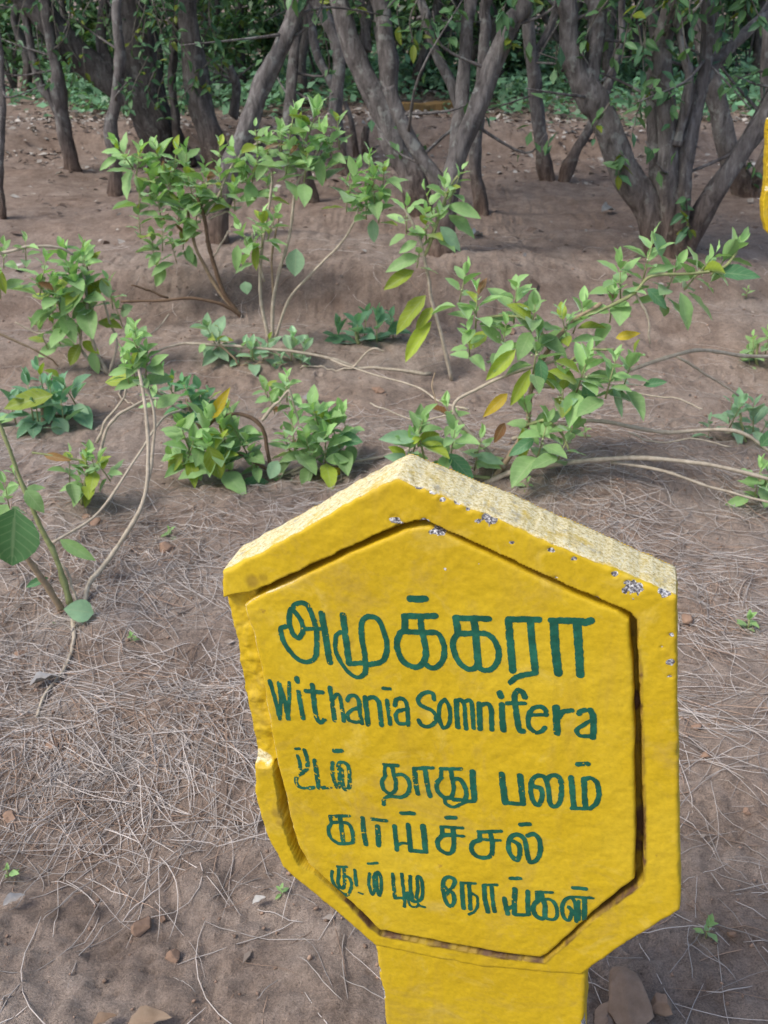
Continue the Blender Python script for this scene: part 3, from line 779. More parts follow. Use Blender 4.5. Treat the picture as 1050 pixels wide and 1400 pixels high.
FRESH = np.array([0.275, 0.455, 0.170]); COOL = np.array([0.275, 0.445, 0.265]); DARK = np.array([0.100, 0.245, 0.110])
LIME = np.array([0.31, 0.40, 0.040]); YEL = np.array([0.56, 0.42, 0.020]); BROWN = np.array([0.22, 0.10, 0.035]); PALE = np.array([0.24, 0.36, 0.18])
def tints(n, base, var=0.22, warm=0.0):
    b = base[None] * (1 + var * (rng.random((n, 1)) * 2 - 1))
    k = rng.random((n, 1)) < warm
    b = np.where(rng.random((n, 1)) < 0.015, BROWN[None], b)
    return np.where(k, LIME[None] * (0.7 + 0.5 * rng.random((n, 1))), b)
def whorl(bag, c, up, L, n=12, base=FRESH, warm=0.06, spread=1.0, wr=0.53, stem=None):
    """a shoot tip: leaves spiral round an axis, the lower ones large and flat, the upper ones small and upright"""
    up = norm(np.array(up, float)); a = norm(np.cross(up, [0.3, 0.9, 0.1])); b = np.cross(up, a)
    ph = rng.random() * 6.28
    n = max(4, int(round(n * 0.88)))
    for i in range(n):
        t = i / max(n - 1, 1)
        az = ph + i * 2.4 + rng.normal() * 0.25
        el = (-0.15 + 1.4 * t ** 1.1) / max(spread, 0.3) + rng.normal() * 0.26
        d = math.cos(el) * (math.cos(az) * a + math.sin(az) * b) + math.sin(el) * up
        l = L * (1.05 - 0.62 * t) * (0.7 + 0.55 * rng.random())
        p = c + up * (t - 0.7) * L * 1.25 + d * l * 0.10
        put_leaves(bag, LT[rng.integers(4)], p, d, l, wr * (0.85 + 0.35 * rng.random()), tints(1, base * (0.82 + 0.35 * t), 0.2, warm), up=up + 0.15 * rng.normal(size=3))
def bud_bag(bag, c, n, r):
    for i in range(n):
        p = c + rng.normal(size=3) * r * 1.6; s = r * (0.5 + 0.6 * rng.random())
        V = np.array([(x, y, z) for z in (-1, 1) for y in (-1, 1) for x in (-1, 1)]) * s * 0.62 + p
        V[:, 2] += 0.3 * s * rng.normal(size=8) * 0.3
        bag.add(V, np.array([(0, 2, 3, 1), (4, 5, 7, 6), (0, 1, 5, 4), (2, 6, 7, 3), (0, 4, 6, 2), (1, 3, 7, 5)]), None, None, 1)

STEMC = {'pale': (1.0, 0.98, 0.92), 'green': (0.62, 0.78, 0.42), 'brown': (0.38, 0.28, 0.22), 'tan': (0.78, 0.66, 0.52), 'grey': (0.95, 0.95, 0.95)}
def shrub(name, label, cat, group, base_px, stems, clusters, leaves=(), base=FRESH, warm=0.06, D0=None, buds=True, flat=()):
    """stems: (points px, width0 px, width1 px, colour, end depth offset); clusters: (px, py, leaf px, n, depth offset, tilt);
    leaves: (base px, tip px, width ratio, tint, depth offset); flat: parts that are leaves of another colour"""
    B = gp(*base_px); D = B[1] if D0 is None else D0
    t = thing(name, label, cat, (B[0], B[1], gz(B[0], B[1])), group)
    sb, lb = Bag(), Bag()
    for pts, w0, w1, c, dd in stems:
        d_a, d_b = dd if isinstance(dd, tuple) else (0.0, dd)
        n = len(pts)
        P = np.array([at(x, y, D + d_a + (d_b - d_a) * (i / (n - 1))) for i, (x, y) in enumerate(pts)])
        P = crom(P, 7)
        m = len(P); wob = 0.0025 * np.stack([fbm(np.linspace(0, 6, m) + 10 * k + pts[0][0], np.zeros(m), oct=2, seed=5 + k) for k in range(3)], 1)
        wob[0] = 0; P = P + wob * min(1, 3 / max(w0, 1))
        P[1:, 2] = np.maximum(P[1:, 2], ground(P[1:, 0], P[1:, 1]) + 0.004)
        dist = np.linalg.norm(P - CAMP, axis=1)
        tube(sb, P, np.linspace(w0, w1, m) / 2 / FPX * dist * (1 + 0.22 * np.clip(fbm(np.arange(m) * 0.9 + pts[0][0], np.zeros(m), oct=1, seed=9), 0, 1)), 6, 0.18, int(pts[0][0]), STEMC[c])
    for q in clusters:
        x, y, lp, n, dd = q[:5]; tilt = q[5] if len(q) > 5 else (0, 0)
        c = at(x, y, D + dd)
        L = 0.98 * lp / FPX * np.linalg.norm(c - CAMP)
        up = np.array([tilt[0] + 0.2 * rng.normal(), tilt[1] - 0.15 + 0.2 * rng.normal(), 1.0])
        whorl(lb, c, up, L, n, base * (0.9 + 0.25 * rng.random()), warm)
        if buds: bud_bag(lb, c - norm(up) * L * 0.3, 5, 0.0045 * lp / 45 * D / 2.8)
        # short twig under the shoot
        u = norm(up); tube(sb, np.array([c + u * L * 0.3, c - u * L * 0.35, c - u * L * 0.9]), np.array([0.5, 0.8, 1.0]) * L * 0.028, 6, 0, 0, STEMC['green'])
    for a, b, wr, tc, dd in leaves:
        P, Q = at(*a, D + dd), at(*b, D + dd - 0.02)
        put_leaves(lb, LT[rng.integers(3)], P, Q - P, np.linalg.norm(Q - P), wr, tc[None] * (0.9 + 0.2 * rng.random()), up=np.array([0.15 * rng.normal(), -0.75, 0.75]))
    if sb.V: sb.build('stem', M_stem, t)
    if lb.V: lb.build('foliage', [M_leaf, M_bud], t)
    for a, b, wr, tc, dd, nm in flat:
        fb = Bag(); P, Q = at(*a, D + dd), at(*b, D + dd - 0.02)
        put_leaves(fb, LT[2], P, Q - P, np.linalg.norm(Q - P), wr, tc[None], up=np.array([0.1, -0.8, 0.6]))
        o = fb.build('leaf', M_leaf, t); o['label'] = nm
    return t
GS = 'downy-leaved medicinal shrubs in the bed'

# right-hand big shrub behind the sign
shrub('shrub', 'largest green shrub directly behind the sign, long bare stems trailing to the right edge', 'shrub', GS, (678, 656), [
  ([(672, 660), (698, 622), (720, 581), (728, 524), (751, 477), (783, 440), (822, 415)], 8, 5, 'tan', (0, 0.10)),
  ([(662, 662), (700, 645), (762, 634), (867, 626), (961, 634), (1034, 650), (1090, 668)], 8, 4.5, 'pale', (0, -0.10)),
  ([(835, 632), (898, 642), (971, 665), (1050, 686), (1100, 700)], 4.5, 3, 'pale', (-0.03, -0.15)),
  ([(700, 600), (777, 579), (825, 576), (908, 591), (1003, 589), (1060, 622)], 6, 4, 'pale', (0.05, 0.0)),
  ([(730, 530), (820, 520), (903, 492), (956, 479), (1013, 486), (1075, 488)], 6, 4, 'pale', (0.05, 0.35)),
  ([(925, 487), (965, 512), (1010, 540)], 3.5, 2.5, 'pale', (0.3, 0.3)),
  ([(690, 640), (620, 562), (657, 529), (710, 508), (772, 492), (815, 494)], 5, 4, 'pale', (0.0, 0.05)),
  ([(751, 477), (730, 440), (690, 432), (650, 438)], 4.5, 3, 'green', (0.05, 0.10)),
  ([(783, 440), (830, 420), (868, 400), (890, 378), (935, 375), (985, 368), (1008, 345)], 5, 3, 'green', (0.08, 0.18)),
  ([(868, 400), (885, 432), (888, 470)], 3.5, 2.5, 'pale', (0.12, 0.1)),
  ([(728, 524), (770, 500), (800, 480), (840, 478)], 4.5, 3, 'green', (0.03, -0.05)),
  ([(720, 581), (745, 575), (768, 592), (780, 620)], 4, 3, 'green', (0, -0.08)),
  ([(672, 655), (640, 650), (590, 640), (572, 600)], 5, 3, 'green', (0, -0.06)),
  ([(640, 560), (600, 548), (568, 529), (500, 508), (452, 492)], 3, 2, 'pale', (0.1, 0.55)), ([(620, 566), (575, 575), (530, 560), (505, 552)], 2.5, 2, 'pale', (0.0, 0.1)), ([(600, 555), (590, 530), (596, 510)], 2, 1.5, 'tan', (0.1, 0.15)), ([(820, 520), (880, 540), (925, 545), (960, 560)], 2.5, 2, 'pale', (0.1, 0.0)), ([(860, 592), (900, 605), (950, 600), (1000, 612)], 2.5, 2, 'pale', (0.0, 0.0)),
 ], [
  (652, 412, 44, 14, 0.10), (634, 385, 40, 9, 0.12), (705, 405, 44, 12, 0.10), (730, 428, 46, 12, 0.02), (770, 440, 42, 12, 0.06), (795, 425, 40, 10, 0.1),
  (848, 375, 44, 12, 0.15), (888, 348, 46, 12, 0.16), (920, 378, 44, 12, 0.17), (838, 410, 38, 9, 0.14), (965, 362, 46, 11, 0.18, (0.9, 0)), (1000, 345, 44, 10, 0.2, (0.9, 0)),
  (735, 470, 46, 12, 0.0), (690, 455, 44, 11, 0.05), (800, 500, 52, 16, -0.05), (838, 505, 50, 14, -0.08), (862, 500, 46, 12, -0.06), (770, 530, 46, 10, -0.03), (640, 462, 40, 10, 0.12),
  (745, 590, 48, 14, -0.06), (780, 592, 46, 11, -0.08), (720, 560, 46, 8, 0.0), (575, 585, 52, 14, -0.06), (620, 600, 50, 14, -0.04), (612, 560, 36, 9, 0.05), (655, 610, 46, 11, 0.0), (560, 612, 44, 9, -0.06),
 ], [
  ((930, 400), (944, 452), 0.42, FRESH, 0.13), ((885, 395), (915, 420), 0.5, DARK, 0.12), ((975, 372), (1042, 376), 0.38, DARK, 0.17), ((905, 350), (893, 318), 0.55, COOL, 0.17),
  ((880, 527), (912, 522), 0.45, DARK, -0.06), ((838, 525), (852, 572), 0.22, COOL, -0.05), ((800, 520), (808, 568), 0.42, DARK, -0.03), ((738, 490), (742, 530), 0.5, DARK, -0.02),
  ((705, 478), (664, 520), 0.36, LIME, -0.02), ((725, 505), (698, 556), 0.34, LIME * 1.1, -0.02), ((700, 470), (672, 500), 0.5, FRESH, 0.0), ((765, 560), (790, 545), 0.5, COOL, -0.05),
  ((715, 585), (716, 640), 0.32, LIME * 0.75, -0.02), ((730, 600), (695, 622), 0.45, DARK, -0.05), ((560, 630), (528, 622), 0.45, COOL, -0.06), ((612, 620), (650, 660), 0.42, DARK, -0.05),
  ((570, 600), (518, 600), 0.42, COOL, -0.06), ((650, 622), (690, 632), 0.4, COOL, -0.02),
 ], flat=[((694, 538), (660, 570), 0.36, YEL * np.array([0.85, 0.8, 1.0]), -0.03, 'bright yellow withering leaf'), ((690, 578), (676, 606), 0.45, BROWN, -0.02, 'curled brown dead leaf'), ((842, 462), (874, 454), 0.42, YEL, 0.1, 'yellow leaf at the end of a twig')], warm=0.07)

# shoot behind it on the left, with yellowing lower leaves
shrub('shrub', 'tall thin single-stemmed shoot left of the largest shrub, with yellowing lower leaves', 'shrub', GS, (618, 520), [
  ([(618, 520), (604, 460), (590, 410), (586, 382), (576, 335), (562, 300), (552, 285)], 6, 3, 'pale', 0.0),
  ([(580, 350), (590, 330), (606, 280), (616, 255), (626, 240)], 4.5, 3, 'green', (0.0, 0.02)),
 ], [(556, 290, 34, 9, 0.0), (582, 300, 36, 10, 0.0), (608, 262, 36, 10, 0.02), (626, 246, 34, 10, 0.03), (598, 300, 34, 8, 0.0), (575, 335, 34, 7, 0.0), (585, 272, 30, 7, 0.05)], [
  ((612, 282), (658, 298), 0.45, FRESH, 0.0), ((602, 310), (632, 342), 0.45, COOL, 0.0), ((572, 350), (526, 368), 0.42, FRESH, 0.0), ((566, 370), (524, 396), 0.42, LIME * 0.8, 0.0),
  ((582, 404), (536, 455), 0.36, LIME, 0.0), ((590, 440), (553, 495), 0.34, LIME * 1.2, 0.0), ((592, 420), (566, 452), 0.4, LIME * 0.9, 0.0), ((570, 330), (545, 345), 0.5, FRESH, 0)], warm=0.12)

# tall shrub, upper left of centre: pale upright stems
shrub('shrub', 'tall shrub with straight pale stems and a broad leafy top, left of centre', 'shrub', GS, (372, 466), [
  ([(372, 466), (375, 400), (395, 325), (405, 255), (425, 225), (440, 195)], 5, 3, 'pale', 0.0),
  ([(368, 466), (356, 405), (358, 340), (370, 265), (372, 235)], 5, 3, 'pale', (0, 0.08)),
  ([(376, 464), (395, 410), (430, 370), (465, 335), (482, 308), (490, 285)], 4.5, 2.5, 'pale', (0, -0.05)),
  ([(362, 385), (350, 340), (345, 318)], 3, 2, 'pale', (0, -0.03)),
  ([(374, 420), (372, 350), (380, 300), (372, 285)], 3.5, 2, 'tan', (0, 0.05)),
 ], [(400, 165, 36, 13, 0.0), (430, 160, 36, 13, 0.02), (445, 190, 36, 12, 0.0), (415, 190, 38, 14, 0.0), (385, 190, 36, 12, 0.03), (420, 215, 36, 12, -0.02), (462, 175, 32, 10, 0.03), (395, 215, 34, 10, -0.02), (440, 220, 32, 8, 0.0), (365, 200, 30, 10, 0.05), (350, 185, 28, 8, 0.05),
  (485, 240, 34, 12, -0.04), (510, 250, 34, 12, -0.05), (525, 235, 32, 11, -0.03), (500, 270, 34, 12, -0.05), (520, 275, 34, 10, -0.05), (475, 262, 30, 9, -0.03), (505, 222, 30, 9, -0.02),
  (330, 315, 32, 9, -0.03), (358, 308, 34, 12, -0.03), (375, 300, 32, 9, -0.02), (348, 335, 28, 7, -0.03)],
 [((437, 215), (440, 255), 0.45, FRESH, 0), ((405, 340), (403, 378), 0.75, COOL, -0.02), ((352, 335), (350, 370), 0.38, LIME * 0.8, -0.03), ((325, 335), (322, 372), 0.4, FRESH, -0.03), ((510, 300), (511, 332), 0.55, COOL, -0.04), ((335, 385), (338, 402), 1.0, COOL, 0.0)], warm=0.08)

# the one beside it with a dark bent stem
shrub('shrub', 'wide leafy shrub on a dark bent stem, before the thick leaning trunks', 'shrub', GS, (330, 433), [
  ([(330, 433), (308, 405), (295, 370), (285, 335), (280, 300), (270, 270)], 6, 4, 'brown', 0.0),
  ([(328, 430), (300, 398), (270, 345), (262, 315), (252, 270)], 5, 3, 'tan', (0, 0.03)),
  ([(282, 295), (300, 265), (318, 225), (345, 200), (376, 182)], 3.5, 2, 'pale', (0, 0.03)),
  ([(280, 300), (255, 288), (225, 285), (200, 272)], 3, 2, 'pale', (0, 0.02)),
  ([(285, 300), (310, 290), (325, 300)], 3, 2, 'pale', 0),
  ([(292, 350), (305, 330), (312, 315)], 2.5, 2, 'pale', 0),
  ([(252, 270), (215, 235), (180, 210)], 3.5, 2, 'green', (0.03, 0.05)),
  ([(330, 432), (300, 415), (260, 408), (215, 412), (165, 412)], 4.5, 3, 'brown', (0, -0.1)),
  ([(230, 408), (200, 395), (180, 390)], 3, 2, 'brown', (-0.05, -0.1)),
 ], [(165, 205, 34, 12, 0.05), (190, 215, 34, 11, 0.05), (215, 212, 36, 13, 0.05), (240, 215, 34, 10, 0.04), (255, 215, 30, 10, 0.06), (205, 240, 36, 12, 0.03), (230, 250, 36, 14, 0.02), (258, 245, 36, 13, 0.02), (280, 240, 36, 13, 0.02), (215, 270, 34, 11, 0.0), (245, 278, 34, 12, 0.0), (272, 275, 34, 12, 0.0), (300, 240, 32, 10, 0.0), (325, 215, 32, 10, 0.02), (350, 225, 32, 11, 0.03), (335, 245, 34, 11, 0.02), (190, 260, 30, 8, 0.02), (320, 262, 30, 8, 0), (365, 245, 30, 9, 0.03), (300, 205, 26, 7, 0.05),
  (222, 315, 30, 9, 0.0), (235, 335, 28, 8, 0.0), (208, 330, 28, 8, 0.0), (190, 300, 28, 8, 0.02), (252, 320, 28, 8, 0)],
 [((220, 345), (200, 365), 0.5, FRESH, 0), ((225, 365), (213, 392), 0.55, FRESH, 0), ((258, 335), (262, 362), 0.45, FRESH, 0), ((160, 215), (135, 232), 0.4, FRESH, 0.05)], warm=0.10)

# leafy mass at the left edge
shrub('shrub', 'dense round leafy shrub near the left edge, with pale stems reaching in from the side', 'shrub', GS, (148, 512), [
  ([(148, 512), (130, 475), (122, 440), (118, 400), (112, 360)], 5, 3, 'pale', 0.0),
  ([(-60, 355), (0, 346), (40, 337), (78, 338), (100, 348)], 4.5, 3, 'pale', (-0.15, -0.05)),
  ([(145, 510), (112, 480), (112, 450), (114, 425)], 4, 2.5, 'pale', 0),
  ([(150, 510), (160, 470), (150, 440), (142, 410)], 4, 2.5, 'pale', 0),
  ([(-40, 440), (10, 462), (60, 485), (80, 500)], 3, 2, 'tan', (-0.1, 0)), ([(150, 510), (185, 470), (215, 450), (232, 430)], 2.5, 1.5, 'pale', (0, 0.1)), ([(80, 452), (50, 455), (20, 440)], 2.5, 1.5, 'pale', (0, 0)), ([(148, 512), (170, 540), (168, 575), (190, 578)], 2.5, 1.5, 'pale', (0, -0.3)),
 ], [(60, 370, 38, 12, 0.0), (90, 355, 40, 14, 0.0), (115, 360, 38, 13, 0.0), (75, 395, 40, 14, -0.02), (105, 390, 42, 16, -0.02), (60, 400, 34, 9, 0.0), (90, 420, 38, 10, -0.02), (120, 410, 36, 9, 0.0), (150, 395, 30, 8, 0.0), (115, 345, 32, 9, 0.03), (160, 425, 28, 6, 0), (100, 445, 30, 7, 0), (75, 450, 28, 8, 0), (55, 455, 28, 6, 0), (5, 345, 26, 7, -0.1), (35, 335, 24, 7, -0.1), (0, 385, 30, 5, -0.1)],
 [((118, 390), (82, 432), 0.5, FRESH, -0.03), ((140, 380), (150, 408), 0.6, PALE, 0), ((165, 430), (180, 418), 0.8, PALE, 0), ((110, 470), (95, 500), 0.55, LIME * 0.7, 0), ((125, 480), (134, 512), 0.5, FRESH, 0), ((-5, 365), (8, 402), 0.4, LIME * 0.8, -0.1)], warm=0.12)

# arching pale-stemmed shrub growing from the near left
shrub('shrub', 'shrub with long arching bare pale stems, rising from needles at near left', 'shrub', GS, (112, 832), [
  ([(114, 830), (122, 800), (145, 770), (185, 710), (200, 670), (203, 620), (198, 555), (190, 505)], 7, 4.5, 'pale', (0, 0.35)),
  ([(200, 668), (207, 635), (212, 570), (196, 512)], 4.5, 3.5, 'pale', (0.2, 0.38)),
  ([(72, 742), (135, 700), (190, 620), (222, 572), (248, 560)], 4, 3, 'pale', (0.25, 0.65)),
  ([(136, 620), (150, 580), (172, 560), (215, 545), (255, 565)], 4.5, 3, 'pale', (0.55, 0.7)),
  ([(132, 605), (145, 575), (168, 545), (176, 520)], 3.5, 2.5, 'pale', (0.55, 0.6)),
  ([(95, 825), (80, 770), (55, 720), (30, 660), (8, 600), (-10, 560)], 8, 4, 'green', (0, 0.05)),
  ([(85, 835), (60, 795), (37, 762), (15, 720), (-5, 690)], 9, 6, 'tan', (0, -0.05)),
  ([(105, 822), (95, 790), (85, 770)], 4, 3, 'pale', (0, 0.03)),
  ([(225, 540), (205, 530), (192, 515)], 4, 3, 'pale', (0.6, 0.45)),
  ([(100, 850), (104, 900), (96, 960), (80, 1020), (66, 1062)], 5.5, 4, 'pale', (-0.03, -0.36)),
 ], [(185, 470, 40, 14, 0.38), (180, 500, 42, 10, 0.36), (200, 490, 36, 8, 0.38), (185, 455, 34, 10, 0.4), (205, 540, 30, 8, 0.5), (170, 495, 32, 7, 0.37), (82, 868, 28, 8, -0.03), (8, 668, 34, 9, 0.05), (20, 650, 30, 7, 0.08)],
 [((20, 695), (16, 775), 0.9, np.array([0.085, 0.20, 0.075]), -0.12), ((128, 838), (88, 832), 0.85, COOL, -0.04), ((82, 738), (130, 766), 0.35, FRESH, 0.1), ((66, 790), (35, 803), 0.4, DARK, 0.0), ((35, 670), (60, 700), 0.6, FRESH * 0.8, 0.0), ((10, 690), (-15, 740), 0.7, FRESH, -0.1), ((160, 455), (148, 470), 0.5, FRESH, .35), ((205, 500), (228, 484), 0.4, FRESH, 0.37), ((175, 505), (148, 512), 0.5, FRESH, 0.37)], warm=0.06, buds=False)

# low bush in the middle, left of the sign top
shrub('shrub', 'low bushy shrub with two dense heads, just above the left shoulder of the sign', 'shrub', GS, (372, 655), [
  ([(372, 655), (368, 630), (358, 585), (330, 566), (298, 572), (282, 585)], 6, 4, 'brown', (0, 0.02)),
  ([(358, 575), (375, 555), (385, 545), (396, 535), (404, 560), (408, 575)], 4.5, 3, 'pale', 0),
  ([(370, 645), (345, 630), (325, 620)], 4, 3, 'brown', 0),
  ([(380, 650), (410, 640), (440, 622)], 4, 3, 'pale', 0),
  ([(398, 648), (480, 632), (540, 622), (600, 618)], 5, 3, 'pale', (0, 0.05)),
 ], [(250, 590, 44, 12, 0.0), (280, 580, 48, 16, 0.0), (305, 590, 46, 13, 0.0), (262, 612, 46, 12, -0.03), (290, 615, 50, 12, -0.04), (325, 595, 44, 11, 0.02), (340, 612, 42, 9, 0.0), (315, 565, 38, 9, 0.04), (245, 630, 40, 8, -0.02),
  (400, 585, 46, 13, 0.0), (430, 565, 48, 16, 0.0), (455, 585, 46, 12, 0.0), (420, 605, 46, 12, -0.03), (445, 605, 46, 10, -0.03), (390, 600, 40, 8, 0.02), (470, 575, 40, 9, 0.02), (392, 525, 36, 11, 0.02), (370, 545, 30, 8, 0.02), (362, 530, 26, 8, 0.04), (345, 640, 36, 6, 0.0), (300, 650, 36, 7, 0)],
 [((270, 675), (234, 690), 0.4, FRESH, -0.03), ((330, 660), (376, 668), 0.5, DARK, -0.03), ((398, 655), (408, 692), 0.7, COOL, -0.04), ((425, 650), (428, 690), 0.45, COOL, -0.03), ((380, 630), (368, 655), 0.75, COOL, -0.04), ((445, 628), (478, 630), 0.5, FRESH, -0.03), ((460, 600), (496, 604), 0.6, DARK, -0.02), ((285, 610), (302, 655), 0.62, LIME * 0.75, -0.06), ((250, 620), (230, 648), 0.55, LIME * 0.7, -0.03)],
 flat=[((290, 572), (310, 533), 0.32, YEL * 0.8, 0.0, 'yellow upright leaf'), ((465, 640), (440, 662), 0.55, YEL * 0.8, -0.02, 'yellow leaf low on the ground side')], warm=0.08)

# low rosettes and creeping sprigs between them
shrub('low_shrub', 'low dark broad-leaved rosette hugging the soil, above the centre of the photo', 'shrub', GS, (490, 470), [([(490, 470), (488, 460), (486, 450)], 5, 4, 'green', 0)],
 [(462, 458, 40, 8, 0.02), (490, 455, 44, 12, 0.0), (515, 450, 42, 11, 0.0), (535, 440, 34, 8, 0.03), (500, 440, 36, 8, 0.03)], [((470, 462), (440, 472), 0.55, DARK, 0), ((530, 452), (560, 440), 0.5, DARK, 0)], base=np.array([0.13, 0.29, 0.16]), warm=0.0, buds=False)
shrub('low_shrub', 'low grey-green rosette with one broad lime leaf on top, at the left edge', 'shrub', GS, (58, 582), [([(58, 582), (58, 560), (56, 540)], 6, 4, 'tan', 0)],
 [(40, 540, 44, 12, 0.0), (70, 540, 46, 12, 0.0), (90, 530, 42, 10, 0.03), (50, 560, 44, 8, -0.02), (85, 560, 44, 8, -0.02), (15, 555, 38, 8, 0), (55, 515, 34, 9, 0.05)],
 [((75, 572), (92, 596), 0.9, COOL, -0.03), ((100, 555), (122, 566), 0.6, COOL, 0), ((20, 570), (-8, 575), 0.5, FRESH, 0), ((72, 540), (2, 556), 0.42, LIME * 0.75, -0.05)], base=np.array([0.16, 0.33, 0.19]), warm=0.04, buds=False)
shrub('low_shrub', 'small creeping shrub on one long pale horizontal runner, left of the dark rosette', 'shrub', GS, (345, 500), [
  ([(215, 480), (240, 472), (262, 469), (300, 471), (370, 477), (450, 490), (525, 515), (590, 528)], 3, 4.5, 'pale', (0.02, 0.0)),
  ([(300, 471), (320, 490), (330, 504), (360, 506)], 3, 2, 'tan', 0), ([(525, 480), (505, 478), (470, 512), (435, 506), (410, 505)], 3, 2, 'pale', 0)],
 [(285, 452, 36, 12, 0.03), (300, 460, 30, 7, 0.02), (345, 482, 34, 10, 0.0), (365, 475, 34, 10, 0.02), (400, 470, 36, 12, 0.03), (415, 478, 34, 9, 0.02), (330, 478, 28, 7, 0.02), (420, 508, 32, 8, 0.02), (375, 515, 30, 6, 0), (385, 495, 30, 7, 0)],
 [((280, 470), (272, 482), 0.7, FRESH, 0)], base=COOL, warm=0.05)
shrub('low_shrub', 'small dark-leaved sprig on a stub of stem, between the arching stems and the low bush', 'shrub', GS, (262, 568), [([(262, 568), (258, 555), (255, 545)], 4, 3, 'tan', 0)],
 [(255, 535, 36, 11, 0.0), (272, 540, 36, 9, 0.0), (235, 530, 32, 8, 0.03), (285, 548, 32, 8, 0.0), (225, 515, 30, 8, 0.05)], [((270, 560), (285, 545), 0.5, DARK, 0)], base=DARK * 1.2, warm=0.03, buds=False)
shrub('low_shrub', 'small upright seedling bush with a reddish leaf, left of the arching pale stems', 'shrub', GS, (112, 690), [
  ([(112, 690), (116, 660), (118, 635), (105, 628), (70, 622), (45, 618)], 3.5, 2.5, 'green', 0)],
 [(118, 640, 36, 10, 0.0), (135, 635, 34, 9, 0.0), (95, 632, 32, 8, 0.0), (125, 625, 30, 8, 0.02), (112, 660, 30, 6, 0)], [((108, 660), (104, 690), 0.4, FRESH, 0), ((125, 665), (115, 695), 0.4, LIME * 0.6, 0)],
 flat=[((60, 622), (95, 628), 0.3, np.array([0.30, 0.16, 0.05]), 0, 'reddish tapering leaf')], warm=0.15, buds=False)
shrub('low_shrub', 'leafy shoot at the right edge, upper one, beside the thin pale stem', 'shrub', GS, (1035, 500), [([(1035, 500), (1034, 485), (1036, 470)], 3.5, 3, 'green', 0)],
 [(1030, 470, 28, 9, 0.0), (1050, 466, 30, 9, 0.0), (1024, 488, 24, 6, 0)], base=FRESH, warm=0.02, buds=False)
shrub('low_shrub', 'leafy shoot at the right edge, middle one, with a small sprig to its left', 'shrub', GS, (1020, 604), [([(1020, 604), (1015, 585), (1012, 565)], 3.5, 3, 'green', 0), ([(1000, 592), (980, 588), (970, 582)], 3, 2, 'pale', 0)],
 [(1010, 560, 36, 11, 0.0), (1030, 565, 36, 10, 0.0), (970, 580, 22, 8, 0.0), (1048, 580, 30, 8, 0), (1000, 555, 28, 7, 0.02)], base=COOL, warm=0.02, buds=False)
shrub('low_shrub', 'leafy shoot at the right edge, lowest one, on the end of a trailing stem', 'shrub', GS, (1045, 690), [([(1045, 690), (1040, 670), (1040, 655)], 3.5, 3, 'green', 0)],
 [(1038, 650, 36, 10, 0.0), (1055, 640, 36, 10, 0.0), (1045, 670, 30, 7, 0)], [((1025, 680), (990, 692), 0.4, FRESH, 0), ((1040, 610), (1062, 585), 0.5, DARK, 0)], base=FRESH, warm=0.03, buds=False)
for (px, py, lp, n, lb) in ((965, 1283, 26, 6, 'small green seedling with one big leaf, beside the lower right corner of the sign'), (1022, 862, 20, 8, 'tiny feathery seedling among needles at the right edge above the middle of the sign'),
                            (12, 1200, 18, 4, 'tiny two-leaved seedling at the left edge low in the photo'), (180, 876, 10, 5, 'tiny pale weed right of the near left shrub base'), (232, 732, 12, 5, 'tiny weed halfway between the arching stems and the sign'),
                            (720, 668, 14, 6, 'tiny weed beside the foot of the largest shrub'), (385, 1222, 11, 4, 'tiny green shoot touching the lower left edge of the sign'), (800, 598, 12, 5, 'tiny weed below the trailing stems right of the largest shrub'), (1020, 408, 12, 5, 'tiny weed on the bare soil near the right edge')):
    B = gp(px, py); L = lp / FPX * np.linalg.norm(B - CAMP)
    t = thing('seedling', lb, 'seedling', tuple(B), 'seedlings on the bare soil')
    b1, b2 = Bag(), Bag()
    whorl(b1, B + np.array([0, 0, L * 0.7]), (0, -0.2, 1), L, n + 3, FRESH, 0.05); tube(b2, np.array([B - [0, 0, .01], B + [0, 0, L * 0.4], B + [0, 0, L * 0.8]]), L * 0.05, 6, 0, 0, STEMC['green'])
    b1.build('foliage', M_leaf, t); b2.build('stem', M_stem, t)

# ------------------------------------------------------------------ trees
CROWN_DARK = np.array([0.045, 0.110, 0.055]); CROWN_MID = np.array([0.085, 0.175, 0.070]); CROWN_LIGHT = np.array([0.12, 0.17, 0.04])
def crown_leaves(bag, cs, rs, n, L, mixl=0.2, flat=1.0):
    """leaf clumps: centres, radii"""
    cs = np.atleast_2d(cs); k = rng.integers(len(cs), size=n)
    g = rng.normal(size=(n, 3)); g = norm(g) * (rng.random((n, 1)) ** 0.45)
    P = cs[k] + g * np.asarray(rs)[k][:, None] * np.array([1, 1, 0.8 * flat])
    D = rng.normal(size=(n, 3)) * [1, 1, 0.55] + [0, 0, -0.35]
    tn = np.where(rng.random((n, 1)) < mixl, CROWN_LIGHT, np.where(rng.random((n, 1)) < 0.5, CROWN_MID, CROWN_DARK)) * (0.75 + 0.5 * rng.random((n, 1)))
    put_leaves(bag, QT, P, D, L * (0.7 + 0.6 * rng.random(n)), 0.48, tn, up=np.array([0, 0, 1.0]) + 0.4 * rng.normal(size=(n, 3)))
